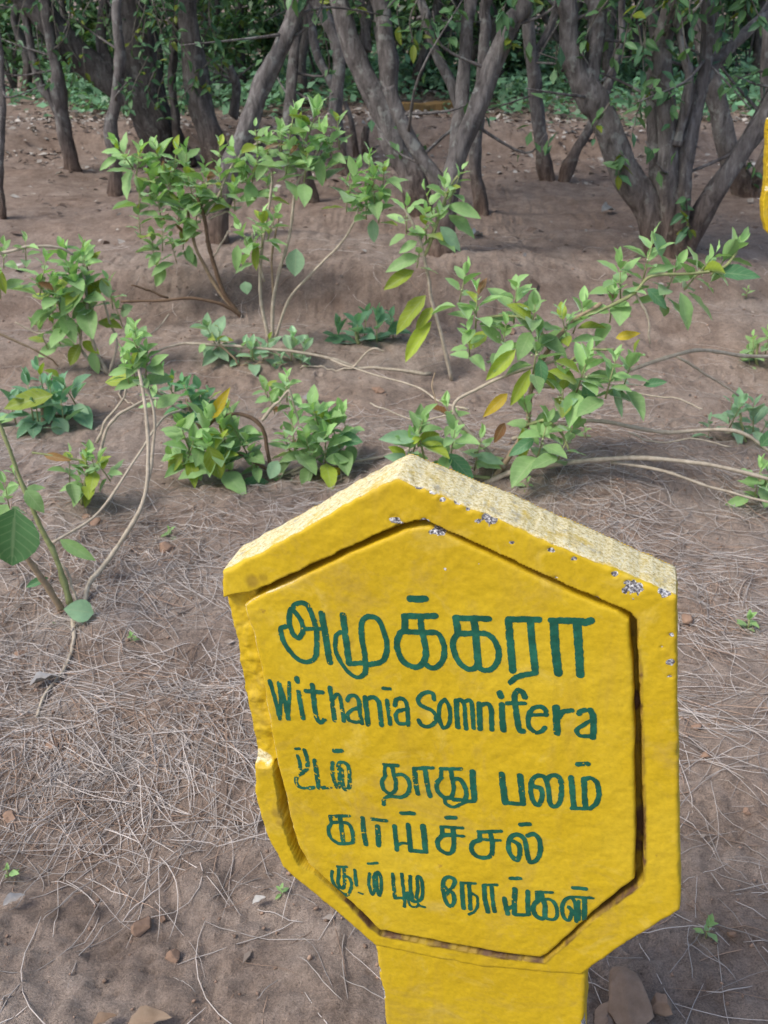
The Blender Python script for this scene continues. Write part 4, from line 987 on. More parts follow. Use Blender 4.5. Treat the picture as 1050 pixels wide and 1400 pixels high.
def tree(label, base_px, limbs, crown=900, cr=0.55, sprigs=(), tint=1.0, base_y=None, leaf=0.075, group='grey-brown trees behind the bed'):
    B = gp(*base_px); D = B[1]
    t = thing('tree', label, 'tree', (B[0], B[1], gz(B[0], B[1])), group)
    ends = []; LIMB = []
    for li, (pts, w0, w1, dd) in enumerate(limbs):
        n = len(pts); d_a, d_b = dd if isinstance(dd, tuple) else (0.0, dd)
        P = [at(x, y, D + d_a + (d_b - d_a) * i / (n - 1)) for i, (x, y) in enumerate(pts)]
        if li == 0 or abs(pts[0][1] - base_px[1]) < 12: P[0] = P[0] - np.array([0, 0, 0.06])
        up = pts[-1][1] < 75
        if up:
            v = norm(P[-1] - P[-2])
            for j in range(3):
                v = norm(v + np.array([0.25 * rng.normal(), 0.25 * rng.normal(), 0.35])); P.append(P[-1] + v * 0.40)
        P = crom(np.array(P), 12); m = len(P)
        dist = np.linalg.norm(at(*pts[0], D) - CAMP)
        r0, r1 = 0.41 * w0 / FPX * dist, 0.41 * w1 / FPX * dist
        L = np.r_[0, np.cumsum(np.linalg.norm(np.diff(P, axis=0), axis=1))]
        if up: Lv = L[-1] - 1.2; r = np.interp(L, [0, max(Lv, 0.05), L[-1]], [r0, r1, r1 * 0.35])
        else: r = np.interp(L, [0, L[-1]], [r0, r1])
        if pts[0][1] > base_px[1] - 12: r = r * (1 + 0.22 * np.exp(-L / 0.10))
        wv = 0.012 * np.stack([fbm(L * 2.2 + 7.7 * li + base_px[0], L * 0, oct=3, seed=101 + q) for q in range(3)], 1); wv[0] = 0
        P = P + wv
        zz = np.clip((P[:, 2] - B[2]) / 0.35, 0, 1)
        sides = 16
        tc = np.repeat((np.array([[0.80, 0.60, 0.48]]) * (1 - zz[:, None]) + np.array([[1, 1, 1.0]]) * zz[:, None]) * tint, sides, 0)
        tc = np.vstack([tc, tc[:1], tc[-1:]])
        bg_ = Bag(); kn = np.clip(fbm(L * 5 + 3.3 * li + base_px[0], L * 0, oct=2, seed=211) - 0.45, 0, 1); r = r * (1 + 0.35 * kn)
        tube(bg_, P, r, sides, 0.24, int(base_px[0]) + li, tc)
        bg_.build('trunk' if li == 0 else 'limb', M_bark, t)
        if crown: LIMB.append((P, r))
        if up: ends.append(P[-1]); ends.append(P[int(m * 0.8)])
    lb = Bag()
    if ends and crown:
        cs, rs = [], []
        for e in ends:
            for k in range(4):
                c = e + rng.normal(size=3) * [cr * 0.7, cr * 0.7, cr * 0.35] + [0, 0, 0.25]
                lo = CAM_H + 0.02 - 0.02 * D + cr * 0.35
                c[2] = max(c[2], lo); cs.append(c); rs.append(cr * (0.45 + 0.35 * rng.random()))
                tube(lb, crom([e, (e + c) / 2 + rng.normal(size=3) * 0.06, c], 4), np.linspace(0.018, 0.006, 9), 6, 0.1, k, (1, 1, 1), mi=1)
        crown_leaves(lb, np.array(cs), np.array(rs), crown, leaf)
    for (Pl, rl) in LIMB:
        for k in range(5):
            i0 = int(len(Pl) * rng.uniform(0.35, 0.9)); a = Pl[i0]
            v = norm(rng.normal(size=3) * [1, 0.7, 0.6] + [0, 0, 0.5]); ln = rng.uniform(0.2, 0.6)
            Q = crom([a, a + v * ln * 0.5 + rng.normal(size=3) * 0.04, a + v * ln + rng.normal(size=3) * 0.07], 4)
            tube(lb, Q, np.linspace(min(0.008, rl[i0] * 0.5), 0.0025, len(Q)), 6, 0, 0, (1, 1, 1), mi=1)
            m = 7; ii_ = rng.integers(4, len(Q), size=m)
            put_leaves(lb, QT, Q[ii_] + rng.normal(size=(m, 3)) * 0.03, rng.normal(size=(m, 3)) + [0, 0, -0.2], leaf * (0.6 + 0.5 * rng.random(m)), 0.45, np.where(rng.random((m, 1)) < 0.5, CROWN_MID, CROWN_DARK) * 1.2, up=np.array([0, -0.3, 1.0]) + 0.4 * rng.normal(size=(m, 3)))
    for (x, y, rp, n, dd) in sprigs:
        c = at(x, y, D + dd); r = rp / FPX * np.linalg.norm(c - CAMP)
        for k in range(max(2, n // 9)):
            a = c + rng.normal(size=3) * r * [0.5, 0.4, 0.5] + [0, 0, r * 0.9]; b = a + np.array([rng.normal() * r * 0.5, rng.normal() * r * 0.4, -r * (0.9 + 0.7 * rng.random())])
            Q = crom([a, (a + b) / 2 + rng.normal(size=3) * r * 0.15, b], 4); tube(lb, Q, np.linspace(0.0045, 0.002, len(Q)), 6, 0, 0, (0.9, 0.9, 0.8), mi=1)
            m = 9; ii_ = rng.integers(len(Q), size=m)
            dirs = rng.normal(size=(m, 3)) * [1, 1, 0.5] + [0, 0, -0.6]
            tn = np.where(rng.random((m, 1)) < 0.10, LIME * 0.5, np.where(rng.random((m, 1)) < 0.5, CROWN_MID * 1.3, CROWN_DARK * 1.5))
            put_leaves(lb, LT[rng.integers(4)], Q[ii_], dirs, leaf * (0.5 + 0.6 * rng.random(m)), 0.45, tn, up=np.array([0, -0.4, 1.0]) + 0.4 * rng.normal(size=(m, 3)))
    if lb.V: lb.build('crown', [M_tleaf, M_bark], t)
    return t

tree('many-stemmed tree at the right, several grey stems fanning from one foot', (918, 345), [
  ([(915, 342), (882, 285), (850, 225), (825, 165), (800, 115), (786, 78), (780, 40), (776, 0)], 46, 26, 0.0),
  ([(905, 340), (897, 250), (893, 150), (892, 90), (896, 40)], 24, 18, (0.05, 0.15)),
  ([(920, 342), (918, 270), (918, 200), (912, 140), (905, 80), (912, 20)], 40, 22, -0.02),
  ([(926, 338), (930, 265), (938, 200), (948, 150), (962, 90), (968, 30)], 26, 18, (-0.02, 0.05)),
  ([(930, 335), (975, 268), (1010, 215), (1052, 150), (1090, 90)], 34, 22, 0.1),
  ([(802, 120), (806, 92), (812, 40), (814, 0)], 26, 22, (0.0, 0.08)),
  ([(945, 150), (970, 95), (1005, 55), (1035, 25), (1060, 0)], 20, 16, (0.05, 0.3)),
  ([(925, 200), (940, 110), (925, 40), (930, 10)], 14, 10, (-0.05, -0.05))],
  1500, 0.55, [(890, 40, 60, 55, -0.15), (850, 60, 40, 22, -0.1), (930, 60, 55, 36, -0.15), (900, 110, 40, 22, -0.15), (960, 40, 50, 27, -0.1), (860, 150, 30, 12, -0.1), (945, 300, 26, 12, -0.12), (850, 235, 20, 7, -0.1), (1020, 30, 30, 18, 0.1)])
tree('tree with a dark stout foot and two spreading upright limbs, right of the middle', (606, 345), [
  ([(606, 348), (610, 300), (618, 235), (630, 200), (650, 150), (670, 92), (695, 32), (713, 0)], 34, 25, 0.05),
  ([(612, 290), (622, 220), (632, 160), (638, 100), (642, 30), (647, 0)], 22, 18, (0.02, 0.25)),
  ([(604, 300), (598, 250), (575, 212), (548, 168), (532, 120)], 25, 18, (0.0, 0.1)),
  ([(632, 170), (615, 110), (600, 70), (588, 30), (580, 0)], 18, 12, (0.2, 0.3))], 900, 0.5, [(700, 20, 30, 18, -0.1), (600, 30, 40, 30, 0.1), (560, 60, 25, 14, 0.2), (680, 50, 20, 9, 0)])
tree('forked pale grey tree in the middle of the back row, splitting into two limbs', (578, 292), [
  ([(578, 292), (560, 250), (540, 205), (525, 160), (500, 105), (478, 52), (462, 0)], 36, 27, 0.05),
  ([(526, 165), (531, 100), (525, 45), (520, 0)], 30, 26, (0.02, 0.1)),
  ([(503, 70), (498, 30), (494, 0)], 14, 12, (0.1, 0.2))], 900, 0.5, [(545, 15, 35, 18, 0), (480, 10, 30, 12, 0.1)])
tree('thin straight grey tree right of the stout-footed one', (660, 292), [([(660, 294), (653, 230), (655, 165), (658, 100), (662, 40), (664, 0)], 22, 16, 0.1)], 400, 0.4)
tree('slim upright tree standing alone on the terrace, right of centre', (752, 246), [
  ([(752, 248), (742, 205), (733, 160), (726, 85), (718, 15)], 24, 16, 0.0), ([(727, 90), (742, 60), (755, 30), (762, 0)], 14, 11, (0, 0.1))], 500, 0.45, [(740, 20, 35, 22, 0), (770, 60, 25, 10, 0.1)])
tree('short slanting thin tree beside the slim upright one', (770, 248), [([(769, 250), (782, 215), (802, 178), (835, 105), (846, 62), (850, 20)], 17, 11, 0.2)], 300, 0.4)
tree('leaning dark tree at the far right, behind the many-stemmed tree', (1030, 268), [([(1030, 268), (1010, 230), (994, 190), (975, 115), (965, 62), (958, 10)], 34, 24, 0.0), ([(1028, 262), (1050, 220), (1075, 170), (1100, 100), (1120, 40)], 30, 24, 0)], 600, 0.5, [(1010, 240, 22, 10, -0.1), (1040, 60, 40, 27, 0.2)])
tree('thick dark tree at the left, its heavy limb leaning out towards the upper left', (238, 226), [
  ([(240, 230), (224, 190), (205, 150), (195, 100), (188, 40), (184, 0)], 62, 48, 0.05),
  ([(232, 205), (205, 158), (175, 128), (135, 102), (98, 68), (58, 22), (30, -10)], 46, 34, (-0.05, -0.2)),
  ([(248, 215), (240, 170), (236, 110), (240, 50)], 14, 10, (-0.1, -0.1)),
  ([(150, 105), (140, 60), (142, 20)], 18, 14, (-0.1, 0))], 1400, 0.6,
  [(130, 40, 70, 63, -0.35), (60, 40, 60, 36, -0.4), (230, 50, 55, 63, -0.3), (190, 40, 60, 54, -0.3), (270, 60, 45, 45, -0.2), (170, 140, 35, 18, -0.3), (215, 110, 40, 36, -0.3), (285, 150, 25, 14, -0.2), (20, 60, 40, 18, -0.4), (290, 30, 50, 36, -0.1), (125, 100, 30, 14, -0.35), (290, 105, 30, 18, -0.2), (30, 15, 50, 27, -0.3)], tint=0.62)
tree('smooth brown tree next right of the thick dark tree', (305, 228), [([(306, 230), (292, 190), (278, 150), (266, 95), (256, 30), (254, 0)], 40, 28, 0.0), ([(318, 160), (322, 120), (312, 90)], 16, 13, (0.3, 0.3))], 600, 0.5, [(265, 30, 30, 18, -0.1)], tint=0.8)
tree('brown tree leaning right, rising behind the leafy shrubs at left', (300, 330), [([(300, 332), (304, 280), (322, 215), (345, 160), (362, 108), (392, 50), (409, 0)], 36, 22, 0.1)], 500, 0.45, [(400, 10, 22, 9, 0)])
tree('short dark trunk half hidden behind the pale-stemmed shrub', (425, 276), [([(425, 277), (414, 235), (402, 190), (398, 140), (402, 60), (411, 0)], 24, 13, 0.1)], 300, 0.4, tint=0.75)
tree('slender crooked tree in front of the centre undergrowth, left of the forked one', (470, 236), [([(470, 238), (463, 195), (458, 150), (464, 78), (446, 25), (432, 0)], 22, 17, 0.3), ([(462, 130), (432, 68), (424, 0)], 14, 12, (0.2, 0.5))], 400, 0.45)
tree('thin double-stemmed tree at the left, its stems joining low down', (98, 232), [
  ([(99, 234), (90, 190), (84, 140), (78, 90), (66, 35), (60, 0)], 22, 14, 0.0), ([(84, 165), (70, 138), (55, 115), (40, 62), (28, 0)], 14, 10, (0, 0.05))], 400, 0.45, [(45, 15, 35, 14, 0)], tint=0.85)
tree('thin wavy grey trunk between the double-stemmed tree and the thick dark tree', (158, 264), [([(159, 266), (155, 220), (149, 175), (158, 130), (166, 80), (160, 10)], 20, 14, 0.05)], 300, 0.4, tint=0.9)
tree('very thin tree cut by the left edge of the photo', (2, 300), [([(1, 302), (0, 240), (4, 170), (3, 90), (-4, 20)], 10, 8, 0.0)], 200, 0.4)
tree('tree just outside the right edge, only its near limb reaching into the photo', (1085, 300), [([(1085, 302), (1075, 240), (1060, 170), (1052, 100), (1056, 20)], 30, 22, 0.0)], 300, 0.4)
tree('short stub of a stem beside the forked tree foot', (505, 215), [([(505, 216), (500, 190), (502, 172)], 13, 9, 0)], 0)
tree('slanting twig-thin stem left of the forked tree foot', (490, 214), [([(490, 215), (482, 190), (478, 165), (470, 140)], 10, 7, 0)], 0)

# deeper rows of the wood: thin trunks with shading crowns
deep = [(35, 128, 14, 'left of everything, under the hanging sprigs'), (120, 122, 12, 'behind the heavy leaning limb'), (330, 138, 16, 'between the brown tree and the leaning one'), (402, 132, 14, 'behind the leaning brown tree'), (420, 146, 16, 'behind the short dark trunk'), (485, 132, 18, 'behind the forked tree on its left'), (560, 128, 16, 'behind the forked tree on its right'), (600, 118, 20, 'behind the two spreading limbs'), (690, 122, 16, 'right of the two spreading limbs'), (770, 124, 18, 'right of the slim upright tree'), (830, 128, 20, 'left of the fanning stems'), (875, 118, 16, 'among the fanning stems'), (985, 126, 20, 'right of the fanning stems'), (1035, 120, 18, 'at the right edge'), (215, 118, 18, 'behind the thick dark tree'), (285, 112, 15, 'right of the thick dark tree'), (525, 112, 13, 'deep behind the fork'), (650, 108, 13, 'deep between the spreading limbs'), (720, 108, 14, 'deep behind the slim upright tree'), (930, 112, 14, 'deep behind the fanning stems')]
for i, (x, y, w, lb) in enumerate(deep):
    sx_ = rng.normal() * 14
    tree('dark trunk in the shaded far row, ' + lb, (x, y), [([(x, y), (x + sx_ * 0.5 + rng.normal() * 4, y * 0.62), (x + sx_ + rng.normal() * 5, y * 0.25), (x + sx_ * 1.4, -8)], w, w * 0.75, 0.0)] +
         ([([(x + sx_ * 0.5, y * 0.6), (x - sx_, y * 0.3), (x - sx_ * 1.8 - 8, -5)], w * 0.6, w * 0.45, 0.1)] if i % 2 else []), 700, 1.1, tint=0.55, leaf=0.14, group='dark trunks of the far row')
# crown leaves over the plot edge and the wood behind
fb = Bag()
n = 90000
P = np.stack([rng.uniform(-13, 13, n), 17.2 + rng.random(n) ** 1.3 * 7, rng.random(n) * 4.2 + 0.05], 1)
keep = vnoise(P[:, 0] * 0.9, P[:, 2] * 1.1, P[:, 1] * 0.5, seed=77) > -0.62
P = P[keep]; n = len(P)
tn = np.where(rng.random((n, 1)) < 0.2, CROWN_MID, CROWN_DARK) * (0.6 + 0.6 * rng.random((n, 1)))
put_leaves(fb, QT, P, rng.normal(size=(n, 3)) * [1, 1, 0.6] + [0, 0, -0.3], 0.16 * (0.6 + 0.8 * rng.random(n)), 0.5, tn, up=np.array([0, -0.5, 1.0]) + 0.5 * rng.normal(size=(n, 3)))
o = fb.build('far_wood', M_tleaf, loc=(0, 19, 0)); o['kind'] = 'stuff'
# ground cover at the edge of the wood
fb = Bag()
cl = np.stack([rng.uniform(-9, 9, 900), rng.uniform(9.0, 15.0, 900)], 1)
dens = vnoise(cl[:, 0] * 0.6, cl[:, 1] * 0.5, seed=78) + 1.2 * sstep(8.9, 10.8, cl[:, 1]) - 0.35 - 0.8 * sstep(-2.2, -4.5, cl[:, 0]) * sstep(14.5, 12.5, cl[:, 1])
cl = cl[dens > 0]
for c in cl:
    m = rng.integers(34, 70); r = 0.18 + 0.28 * rng.random(); hh = 0.12 + 0.30 * rng.random()
    q = rng.normal(size=(m, 2)) * r * 0.6
    px_ = c[0] + q[:, 0]; py_ = c[1] + q[:, 1]
    z = ground_big(px_, py_) + hh * np.exp(-(q ** 2).sum(1) / r ** 2) * rng.random(m) ** 0.5 + 0.02
    tn = np.array([0.125, 0.26, 0.145]) * (0.6 + 0.8 * rng.random((m, 1))) * (0.8 + 0.4 * rng.random())
    put_leaves(fb, QT, np.stack([px_, py_, z], 1), rng.normal(size=(m, 3)) * [1, 1, 0.4] + [0, 0, 0.25], 0.085 * (0.5 + 0.9 * rng.random(m)), 0.6, tn, up=np.array([0, -0.3, 1.0]) + 0.3 * rng.normal(size=(m, 3)))
o = fb.build('ground_cover', M_tleaf, loc=(0, 14, 0)); o['kind'] = 'stuff'

BUSHES = [(290, 140, 75, 120, 'dark leafy bush between the thick dark tree and the brown leaning one'), (585, 122, 60, 110, 'dark bush seen between the forked tree and the two spreading limbs'), (165, 145, 35, 80, 'small dark bush left of the thick dark tree foot'), (20, 122, 45, 90, 'dark bush at the left edge under the hanging sprigs'),
          (690, 118, 50, 110, 'dark bush between the spreading limbs and the slim upright tree'), (800, 118, 60, 110, 'dark bush left of the fanning stems'), (1010, 118, 60, 120, 'dark bush near the right edge behind the leaning tree'), (440, 118, 55, 110, 'dark bush behind the leafy top of the pale-stemmed shrub'), (90, 116, 50, 110, 'dark bush behind the thin double-stemmed tree'), (370, 118, 45, 110, 'dark bush left of the short dark trunk'), (895, 114, 60, 120, 'dark bush deep behind the fanning stems')]
for px, py, wp, hp, lb in BUSHES:
    B = gp(px, py); k = np.linalg.norm(B - CAMP) / FPX
    t = thing('bush', lb, 'bush', tuple(B), 'dark bushes under the trees')
    b1, b2 = Bag(), Bag(); m = 7
    cs = B + np.stack([rng.normal(size=m) * wp * 0.4 * k, rng.normal(size=m) * wp * 0.3 * k, np.linspace(0.2, 0.95, m) * hp * k], 1)
    crown_leaves(b1, cs, np.full(m, wp * 0.42 * k), 480, 0.11, 0.12)
    for c in cs: tube(b2, crom([B - [0, 0, .05], (B + c) / 2 + rng.normal(size=3) * 0.05, c], 4), np.linspace(0.02, 0.006, 9), 6, 0.1, 1, (0.6, 0.6, 0.6))
    b1.build('foliage', M_tleaf, t); b2.build('stem', M_bark, t)

# low painted kerb far behind
a, b = gp(545, 149), gp(625, 146)
def slab(name, label, cat, a, b, w, h, m):
    d = norm((b - a) * [1, 1, 0]); nrm = np.array([-d[1], d[0], 0]); n_ = 14
    prof = np.array([(-w / 2, -0.05), (-w / 2, h * 0.85), (-w / 2 + h * 0.15, h), (w / 2 - h * 0.15, h), (w / 2, h * 0.85), (w / 2, -0.05)])
    V, F = [], []
    for i in range(n_):
        c = a + (b - a) * i / (n_ - 1); c = c + nrm * 0.01 * rng.normal()
        c[2] = gz(c[0], c[1])
        for u_, v_ in prof: V.append(c + nrm * u_ + np.array([0, 0, v_ + 0.004 * rng.normal()]))
    for i in range(n_ - 1):
        for j in range(5): F.append([i * 6 + j, i * 6 + j + 1, i * 6 + 7 + j, i * 6 + 6 + j])
    F.append(list(range(6))); F.append([(n_ - 1) * 6 + k for k in range(5, -1, -1)])
    o = mesh_np(name, V, F, m, None, loc=a, smooth=False)
    tag(o, label, cat)
slab('kerb', 'low faded yellow kerb far back among the green undergrowth, behind the trees', 'kerb', a, b, 0.15, 0.06, plain('faded_ochre_paint', (0.22, 0.13, 0.05), (0.33, 0.21, 0.08), 12))

# second sign at the right edge: the same casting, blank from here
def copy_sign(px, py, D, yaw, label):
    e = sign.copy(); COL.objects.link(e)
    p = at(px, py, D); e.location = (p[0], p[1], p[2]); e.rotation_euler = (0, 0, yaw); e['label'] = label
    for c in list(sign.children):
        if c.name.startswith('lettering'): continue
        k = c.copy(); COL.objects.link(k); k.parent = e
    return e
sign['group'] = 'yellow plant signs'
_b = gp(1120, 512)
sg2 = copy_sign(1120, 512, _b[1], R(6), 'second yellow sign board, only its edge showing at the right border of the photo')
sg2.location = (_b[0] - 0.02, _b[1], _b[2] + 0.13)

# ------------------------------------------------------------------ litter on the ground
def needle_density(x, y):
    d = np.exp(-(((x + 0.55) / 0.45) ** 2 + ((y - 1.55) / 0.26) ** 2)) * 1.0
    d = d + 0.9 * np.exp(-(((x - 0.62) / 0.22) ** 2 + ((y - 1.45) / 0.5) ** 2))
    d = d + 0.75 * np.exp(-(((x - 0.65) / 0.45) ** 2 + ((y - 2.45) / 0.4) ** 2))
    d = d + 0.55 * np.exp(-(((x + 0.75) / 0.5) ** 2 + ((y - 2.2) / 0.4) ** 2))
    d = d + 0.35 * np.exp(-(((x - 0.1) / 0.7) ** 2 + ((y - 2.0) / 0.45) ** 2)) + 0.10
    d = d * (0.14 + 0.86 * sstep(-0.35, 0.45, vnoise(x * 4.1, y * 4.1, seed=120) + 0.15)) 
    d = d * (1 - 0.48 * sstep(1.28, 1.12, y) * sstep(0.35, 0.1, x)) * (1 - 0.75 * sstep(2.9, 3.8, y)) * (1 - 0.95 * sstep(4.2, 5.5, y))
    return d
def needles(n_try):
    x = rng.uniform(-2.0, 2.0, n_try); y = rng.uniform(0.75, 5.2, n_try)
    k = rng.random(n_try) < needle_density(x, y); x, y = x[k], y[k]; n = len(x)
    L = rng.uniform(0.07, 0.24, n); L[rng.random(n) < 0.3] *= 0.5
    flow = 2.2 * vnoise(x * 1.6, y * 1.6, seed=121)
    th = np.where(rng.random(n) < 0.35, rng.uniform(0, 6.28, n), flow + rng.normal(size=n) * 0.9)
    cv = rng.normal(size=n) * 3.2 * rng.random(n)                      # bending
    k2 = rng.normal(size=n) * 1.2
    m = 8; t = np.linspace(-0.5, 0.5, m)
    ang = th[:, None] + cv[:, None] * L[:, None] * 2.2 * t[None] + k2[:, None] * (t[None] ** 2) 
    dx = np.cos(ang) * (L[:, None] / (m - 1)); dy = np.sin(ang) * (L[:, None] / (m - 1))
    X = x[:, None] + np.cumsum(dx, 1); Y = y[:, None] + np.cumsum(dy, 1)
    Z = ground(X.ravel(), Y.ravel()).reshape(X.shape)
    lift = rng.random(n) ** 2 * 0.010
    Zs = 0.5 * Z + 0.5 * Z.mean(1, keepdims=True)
    Z = np.maximum(Z + 0.0010, Zs + lift[:, None] * (1 - (2 * t[None]) ** 2 * 0.4) + 0.001)
    P = np.stack([X, Y, Z], -1)
    T = norm(np.gradient(P, axis=1)); S_ = norm(np.cross(T, [0, 0, 1.0])); U_ = np.cross(S_, T)
    r = rng.uniform(0.00050, 0.00095, n)[:, None, None] * np.r_[0.7, np.ones(m - 2), 0.45][None, :, None]
    ring = [P + r * S_, P + r * (-0.5 * S_ + 0.87 * U_), P + r * (-0.5 * S_ - 0.87 * U_)]
    V = np.stack(ring, 2).reshape(-1, 3)                               # n, m, 3
    b0 = (np.arange(n) * m * 3)[:, None, None] + (np.arange(m - 1) * 3)[None, :, None]; j = np.arange(3)[None, None]
    F = np.stack([b0 + j, b0 + (j + 1) % 3, b0 + 3 + (j + 1) % 3, b0 + 3 + j], -1).reshape(-1, 4)
    c = np.array([1, 0.97, 0.95])[None] * (0.65 + 0.6 * rng.random((n, 1))); c = np.where(rng.random((n, 1)) < 0.25, c * [0.72, 0.56, 0.45], c)
    return V, F, np.repeat(c, m * 3, 0)
V, F, C = needles(95000)
o = mesh_np('dry_needles', V, F, M_needle, None, None, C, loc=(0, 2, 0)); o['kind'] = 'stuff'

def blob(r, seed, sq=(1, 1, 0.7), sub=2):
    """angular stone: icosphere pushed about by cell-like noise"""
    import bmesh
    bm = bmesh.new(); bmesh.ops.create_icosphere(bm, subdivisions=sub, radius=1.0)
    V = np.array([v.co[:] for v in bm.verts]); F = np.array([[v.index for v in f.verts] for f in bm.faces]); bm.free()
    q = np.random.default_rng(seed)
    for k in range(11):                                                # chop with planes: facets
        d = norm(q.normal(size=3)); h = 0.42 + 0.33 * q.random()
        s_ = V @ d; V = np.where((s_ > h)[:, None], V - (s_ - h)[:, None] * d[None], V)
    V = V * (1 + 0.05 * fbm(V[:, 0] * 4 + seed, V[:, 1] * 4, V[:, 2] * 4, oct=3, seed=seed))[:, None]
    V = V * r * np.array(sq)
    return V, F
# loose pebbles and crumbs of soil, too many to count
pb = Bag()
TV = [blob(1.0, 300 + k, (1, 0.8, 0.65), 1) for k in range(8)]
n = 30000
x = rng.uniform(-2.2, 2.2, n); y = 0.75 + rng.random(n) ** 1.9 * 7.0
m_ = 0.4 + 0.6 * sstep(-0.3, 0.4, vnoise(x * 2.4, y * 2.4, seed=140))
k = rng.random(n) < m_; x, y = x[k], y[k]; n = len(x)
r = 0.0011 + 0.0055 * rng.random(n) ** 7.0 * (1 + 0.3 * y / 3)
z = ground(x, y)
for i in range(n):
    Vt, Ft = TV[i % 8]; a = rng.random() * 6.28; ca, sa = math.cos(a), math.sin(a)
    Q = Vt * r[i]; Q = np.stack([Q[:, 0] * ca - Q[:, 1] * sa, Q[:, 0] * sa + Q[:, 1] * ca, Q[:, 2]], 1) + [x[i], y[i], z[i] + r[i] * 0.25]
    pb.add(Q, Ft, None, np.array([1.0, 0.90, 0.83]) * (0.6 + 0.65 * rng.random()))
o = pb.build('pebbles', M_stone, loc=(0, 2, 0), smooth=False); o['kind'] = 'stuff'
STONES = [(862, 1362, 46, 'largest stone in view, a slanted tan rock right of the sign post', (0.75, 0.9, 0.62), 0.4), (826, 1394, 24, 'rough pinkish stone touching the right side of the sign post at the bottom edge', (1, 0.9, 0.7), 0.2),
          (905, 1372, 16, 'small round stone just right of the largest rock', (1, 1, 0.8), 0), (198, 1262, 19, 'flat angular brown stone on the soil at lower left', (1.2, 0.9, 0.7), 0.3), (222, 1256, 8, 'small stone touching the flat angular one at lower left', (1, 1, 0.8), 0),
          (236, 1302, 15, 'half-buried wedge of reddish stone below the flat angular one', (0.8, 1, 0.9), 0.2), (952, 992, 9, 'small pinkish pebble right of the sign, halfway down', (1, 1, .8), 0), (966, 1030, 12, 'pale pebble right of the sign, below the halfway pebble', (1, .9, .8), 0),
          (940, 842, 12, 'brown pebble beside the right shoulder of the sign', (1.2, 1, .8), 0), (28, 892, 9, 'round tan pebble at the left edge beside the near shrub', (1, 1, .9), 0), (228, 748, 16, 'broken stone right of the arching stems', (1.1, 0.9, 0.8), 0.2), (130, 712, 14, 'flat pinkish clod left of the arching stems', (1.3, 0.9, 0.5), 0), (118, 705, 10, 'small clod beside the flat pinkish one', (1.1, 1, .6), 0),
          (70, 1015, 12, 'pale flat stone among needles at lower left', (1.3, 1, .5), 0), (16, 1112, 13, 'tan stone at the left border low down', (1.3, 1, .6), 0), (700, 452, 10, 'small grey stone on the bank behind the shrubs', (1.2, 1, .7), 0), (518, 532, 10, 'brown stone between the low bush and the dark rosette', (1.2, 1, .7), 0), (515, 530, 9, 'reddish stone leaning on the brown one near the dark rosette', (1, 1, .7), 0), (1020, 1108, 8, 'small stone at the right border beside the sign', (1, 1, .7), 0), (1000, 1275, 9, 'pale pebble right of the seedling beside the sign', (1, 1, .7), 0)]
for i, (px, py, rp, lb, sq, tl) in enumerate(STONES):
    B = gp(px, py + rp * 0.4); r_ = (rp if i < 3 else rp * 0.72) / FPX * np.linalg.norm(B - CAMP)
    Vt, Ft = blob(r_ * 1.12, 500 + i * 7, sq, 4)
    Mx = Matrix.Rotation(tl, 3, 'Y') @ Matrix.Rotation(i * 1.3, 3, 'Z')
    Vt = Vt @ np.array(Mx).T + B + [0, 0, r_ * sq[2] * 0.40]
    o = mesh_np('stone', Vt, Ft, M_stone, None, None, (np.array([1.15, 1.05, 0.95]) if i < 3 else np.array([0.98, 0.84, 0.74])) * (0.85 + 0.25 * rng.random()), loc=B, smooth=False)
    tag(o, lb, 'stone', 'loose stones on the soil')
# fallen leaves under the trees
lt = Bag(); n = 60000
x = rng.uniform(-8, 8, n); y = rng.uniform(4.2, 14, n)
k = rng.random(n) < (0.05 + 0.95 * sstep(6.8, 8.6, y)) * (0.4 + 0.6 * sstep(-0.3, 0.3, vnoise(x * 1.5, y * 1.5, seed=160))); x, y = x[k], y[k]; n = len(x)
P = np.stack([x, y, ground(x, y) + 0.013], 1); an = rng.random(n) * 6.28
tn = np.where(rng.random((n, 1)) < 0.55, np.array([[0.50, 0.47, 0.43]]), np.array([[0.15, 0.11, 0.09]])) * (0.6 + 0.7 * rng.random((n, 1)))
put_leaves(lt, QT, P, np.stack([np.cos(an), np.sin(an), 0.25 * rng.normal(size=n)], 1), 0.028 + 0.05 * rng.random(n) ** 2, 0.55, tn, up=np.array([0, 0, 1.0]) + 0.35 * rng.normal(size=(n, 3)))
n = 900
x = rng.uniform(-1.9, 1.9, n); y = rng.uniform(1.0, 4.5, n); an = rng.random(n) * 6.28
tn = np.array([0.40, 0.34, 0.29]) * (0.4 + 0.9 * rng.random((n, 1)))
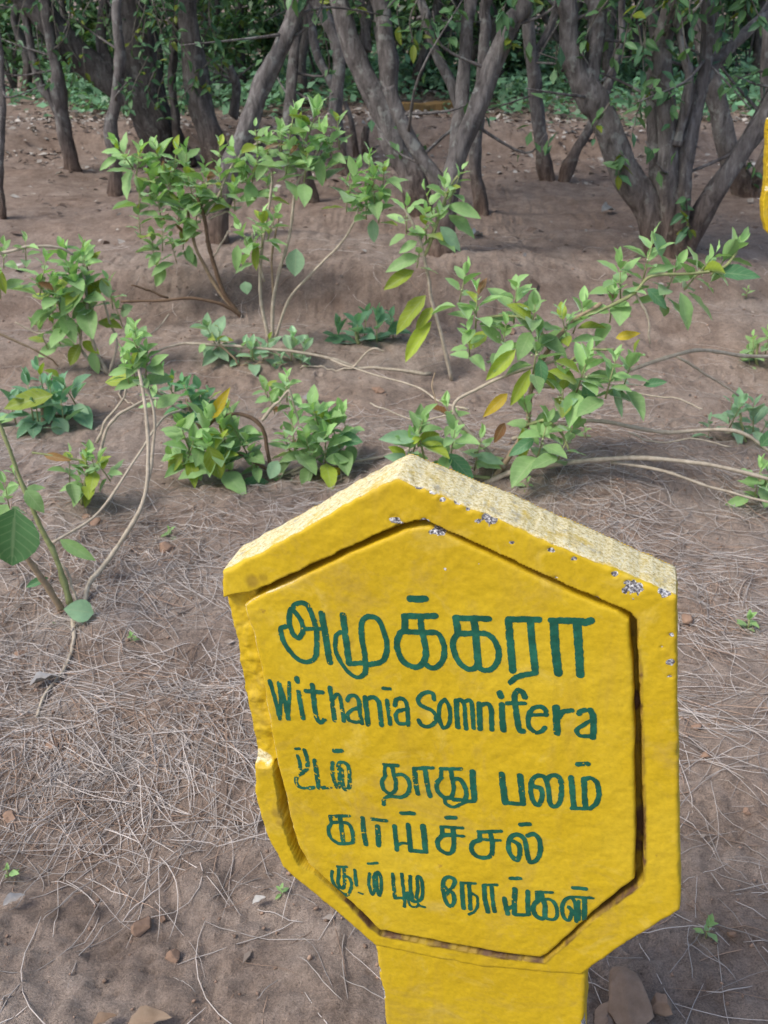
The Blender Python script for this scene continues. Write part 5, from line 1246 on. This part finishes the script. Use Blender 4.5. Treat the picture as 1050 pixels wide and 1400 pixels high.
put_leaves(lt, QT, np.stack([x, y, ground(x, y) + 0.004], 1), np.stack([np.cos(an), np.sin(an), 0.2 * rng.normal(size=n)], 1), 0.006 + 0.020 * rng.random(n) ** 2, 0.5, tn, up=np.array([0, 0, 1.0]) + 0.4 * rng.normal(size=(n, 3)))
o = lt.build('leaf_litter', M_litter, loc=(0, 9, 0)); o['kind'] = 'stuff'
# separate dry leaves and scraps near the camera
DRY = [((128, 1412), (162, 1400), 0.6, (0.27, 0.19, 0.13), 'curled pale tan dead leaf at the bottom edge, left one of the pair'), ((176, 1410), (236, 1402), 0.5, (0.33, 0.25, 0.18), 'curled whitish and brown dead leaf at the bottom edge, right one of the pair'), ((42, 944), (82, 932), 0.5, (0.42, 0.41, 0.40), 'grey dead leaf among the needles at left'),
       ((6, 1246), (36, 1236), 0.5, (0.42, 0.41, 0.40), 'grey scrap of leaf at the left edge low down'), ((346, 1243), (366, 1238), 0.6, (0.5, 0.5, 0.48), 'small white scrap of petal left of the sign'), ((642, 327), (668, 323), 0.3, (0.6, 0.6, 0.58), 'white scrap on the bare soil behind the thin shoot'), ((418, 545), (436, 555), 0.7, (0.36, 0.35, 0.34), 'grey curled dead leaf above the low bush'), ((822, 292), (845, 288), 0.5, (0.42, 0.40, 0.36), 'pale dead leaf on the soil left of the many-stemmed tree'), ((88, 240), (76, 242), 0.6, (0.45, 0.42, 0.36), 'pale dead leaf beside the double-stemmed tree foot')]
CURL = leaf_template(8, 0.75, 0.5, 0.12)
for a, b, wr, c, lb in DRY:
    A_, B_ = gp(*a), gp(*b); bg_ = Bag()
    put_leaves(bg_, CURL, A_ + [0, 0, 0.012], B_ - A_ + np.array([0, 0, 0.012]), min(np.linalg.norm(B_ - A_), 1.3 * math.dist(a, b) / FPX * np.linalg.norm(A_ - CAMP)), wr, np.array(c), up=np.array([0.4 * rng.normal(), 0.3 * rng.normal(), 1.0]))
    o = bg_.build('dry_leaf', M_litter, loc=A_); tag(o, lb, 'dead leaf', 'fallen dry leaves')
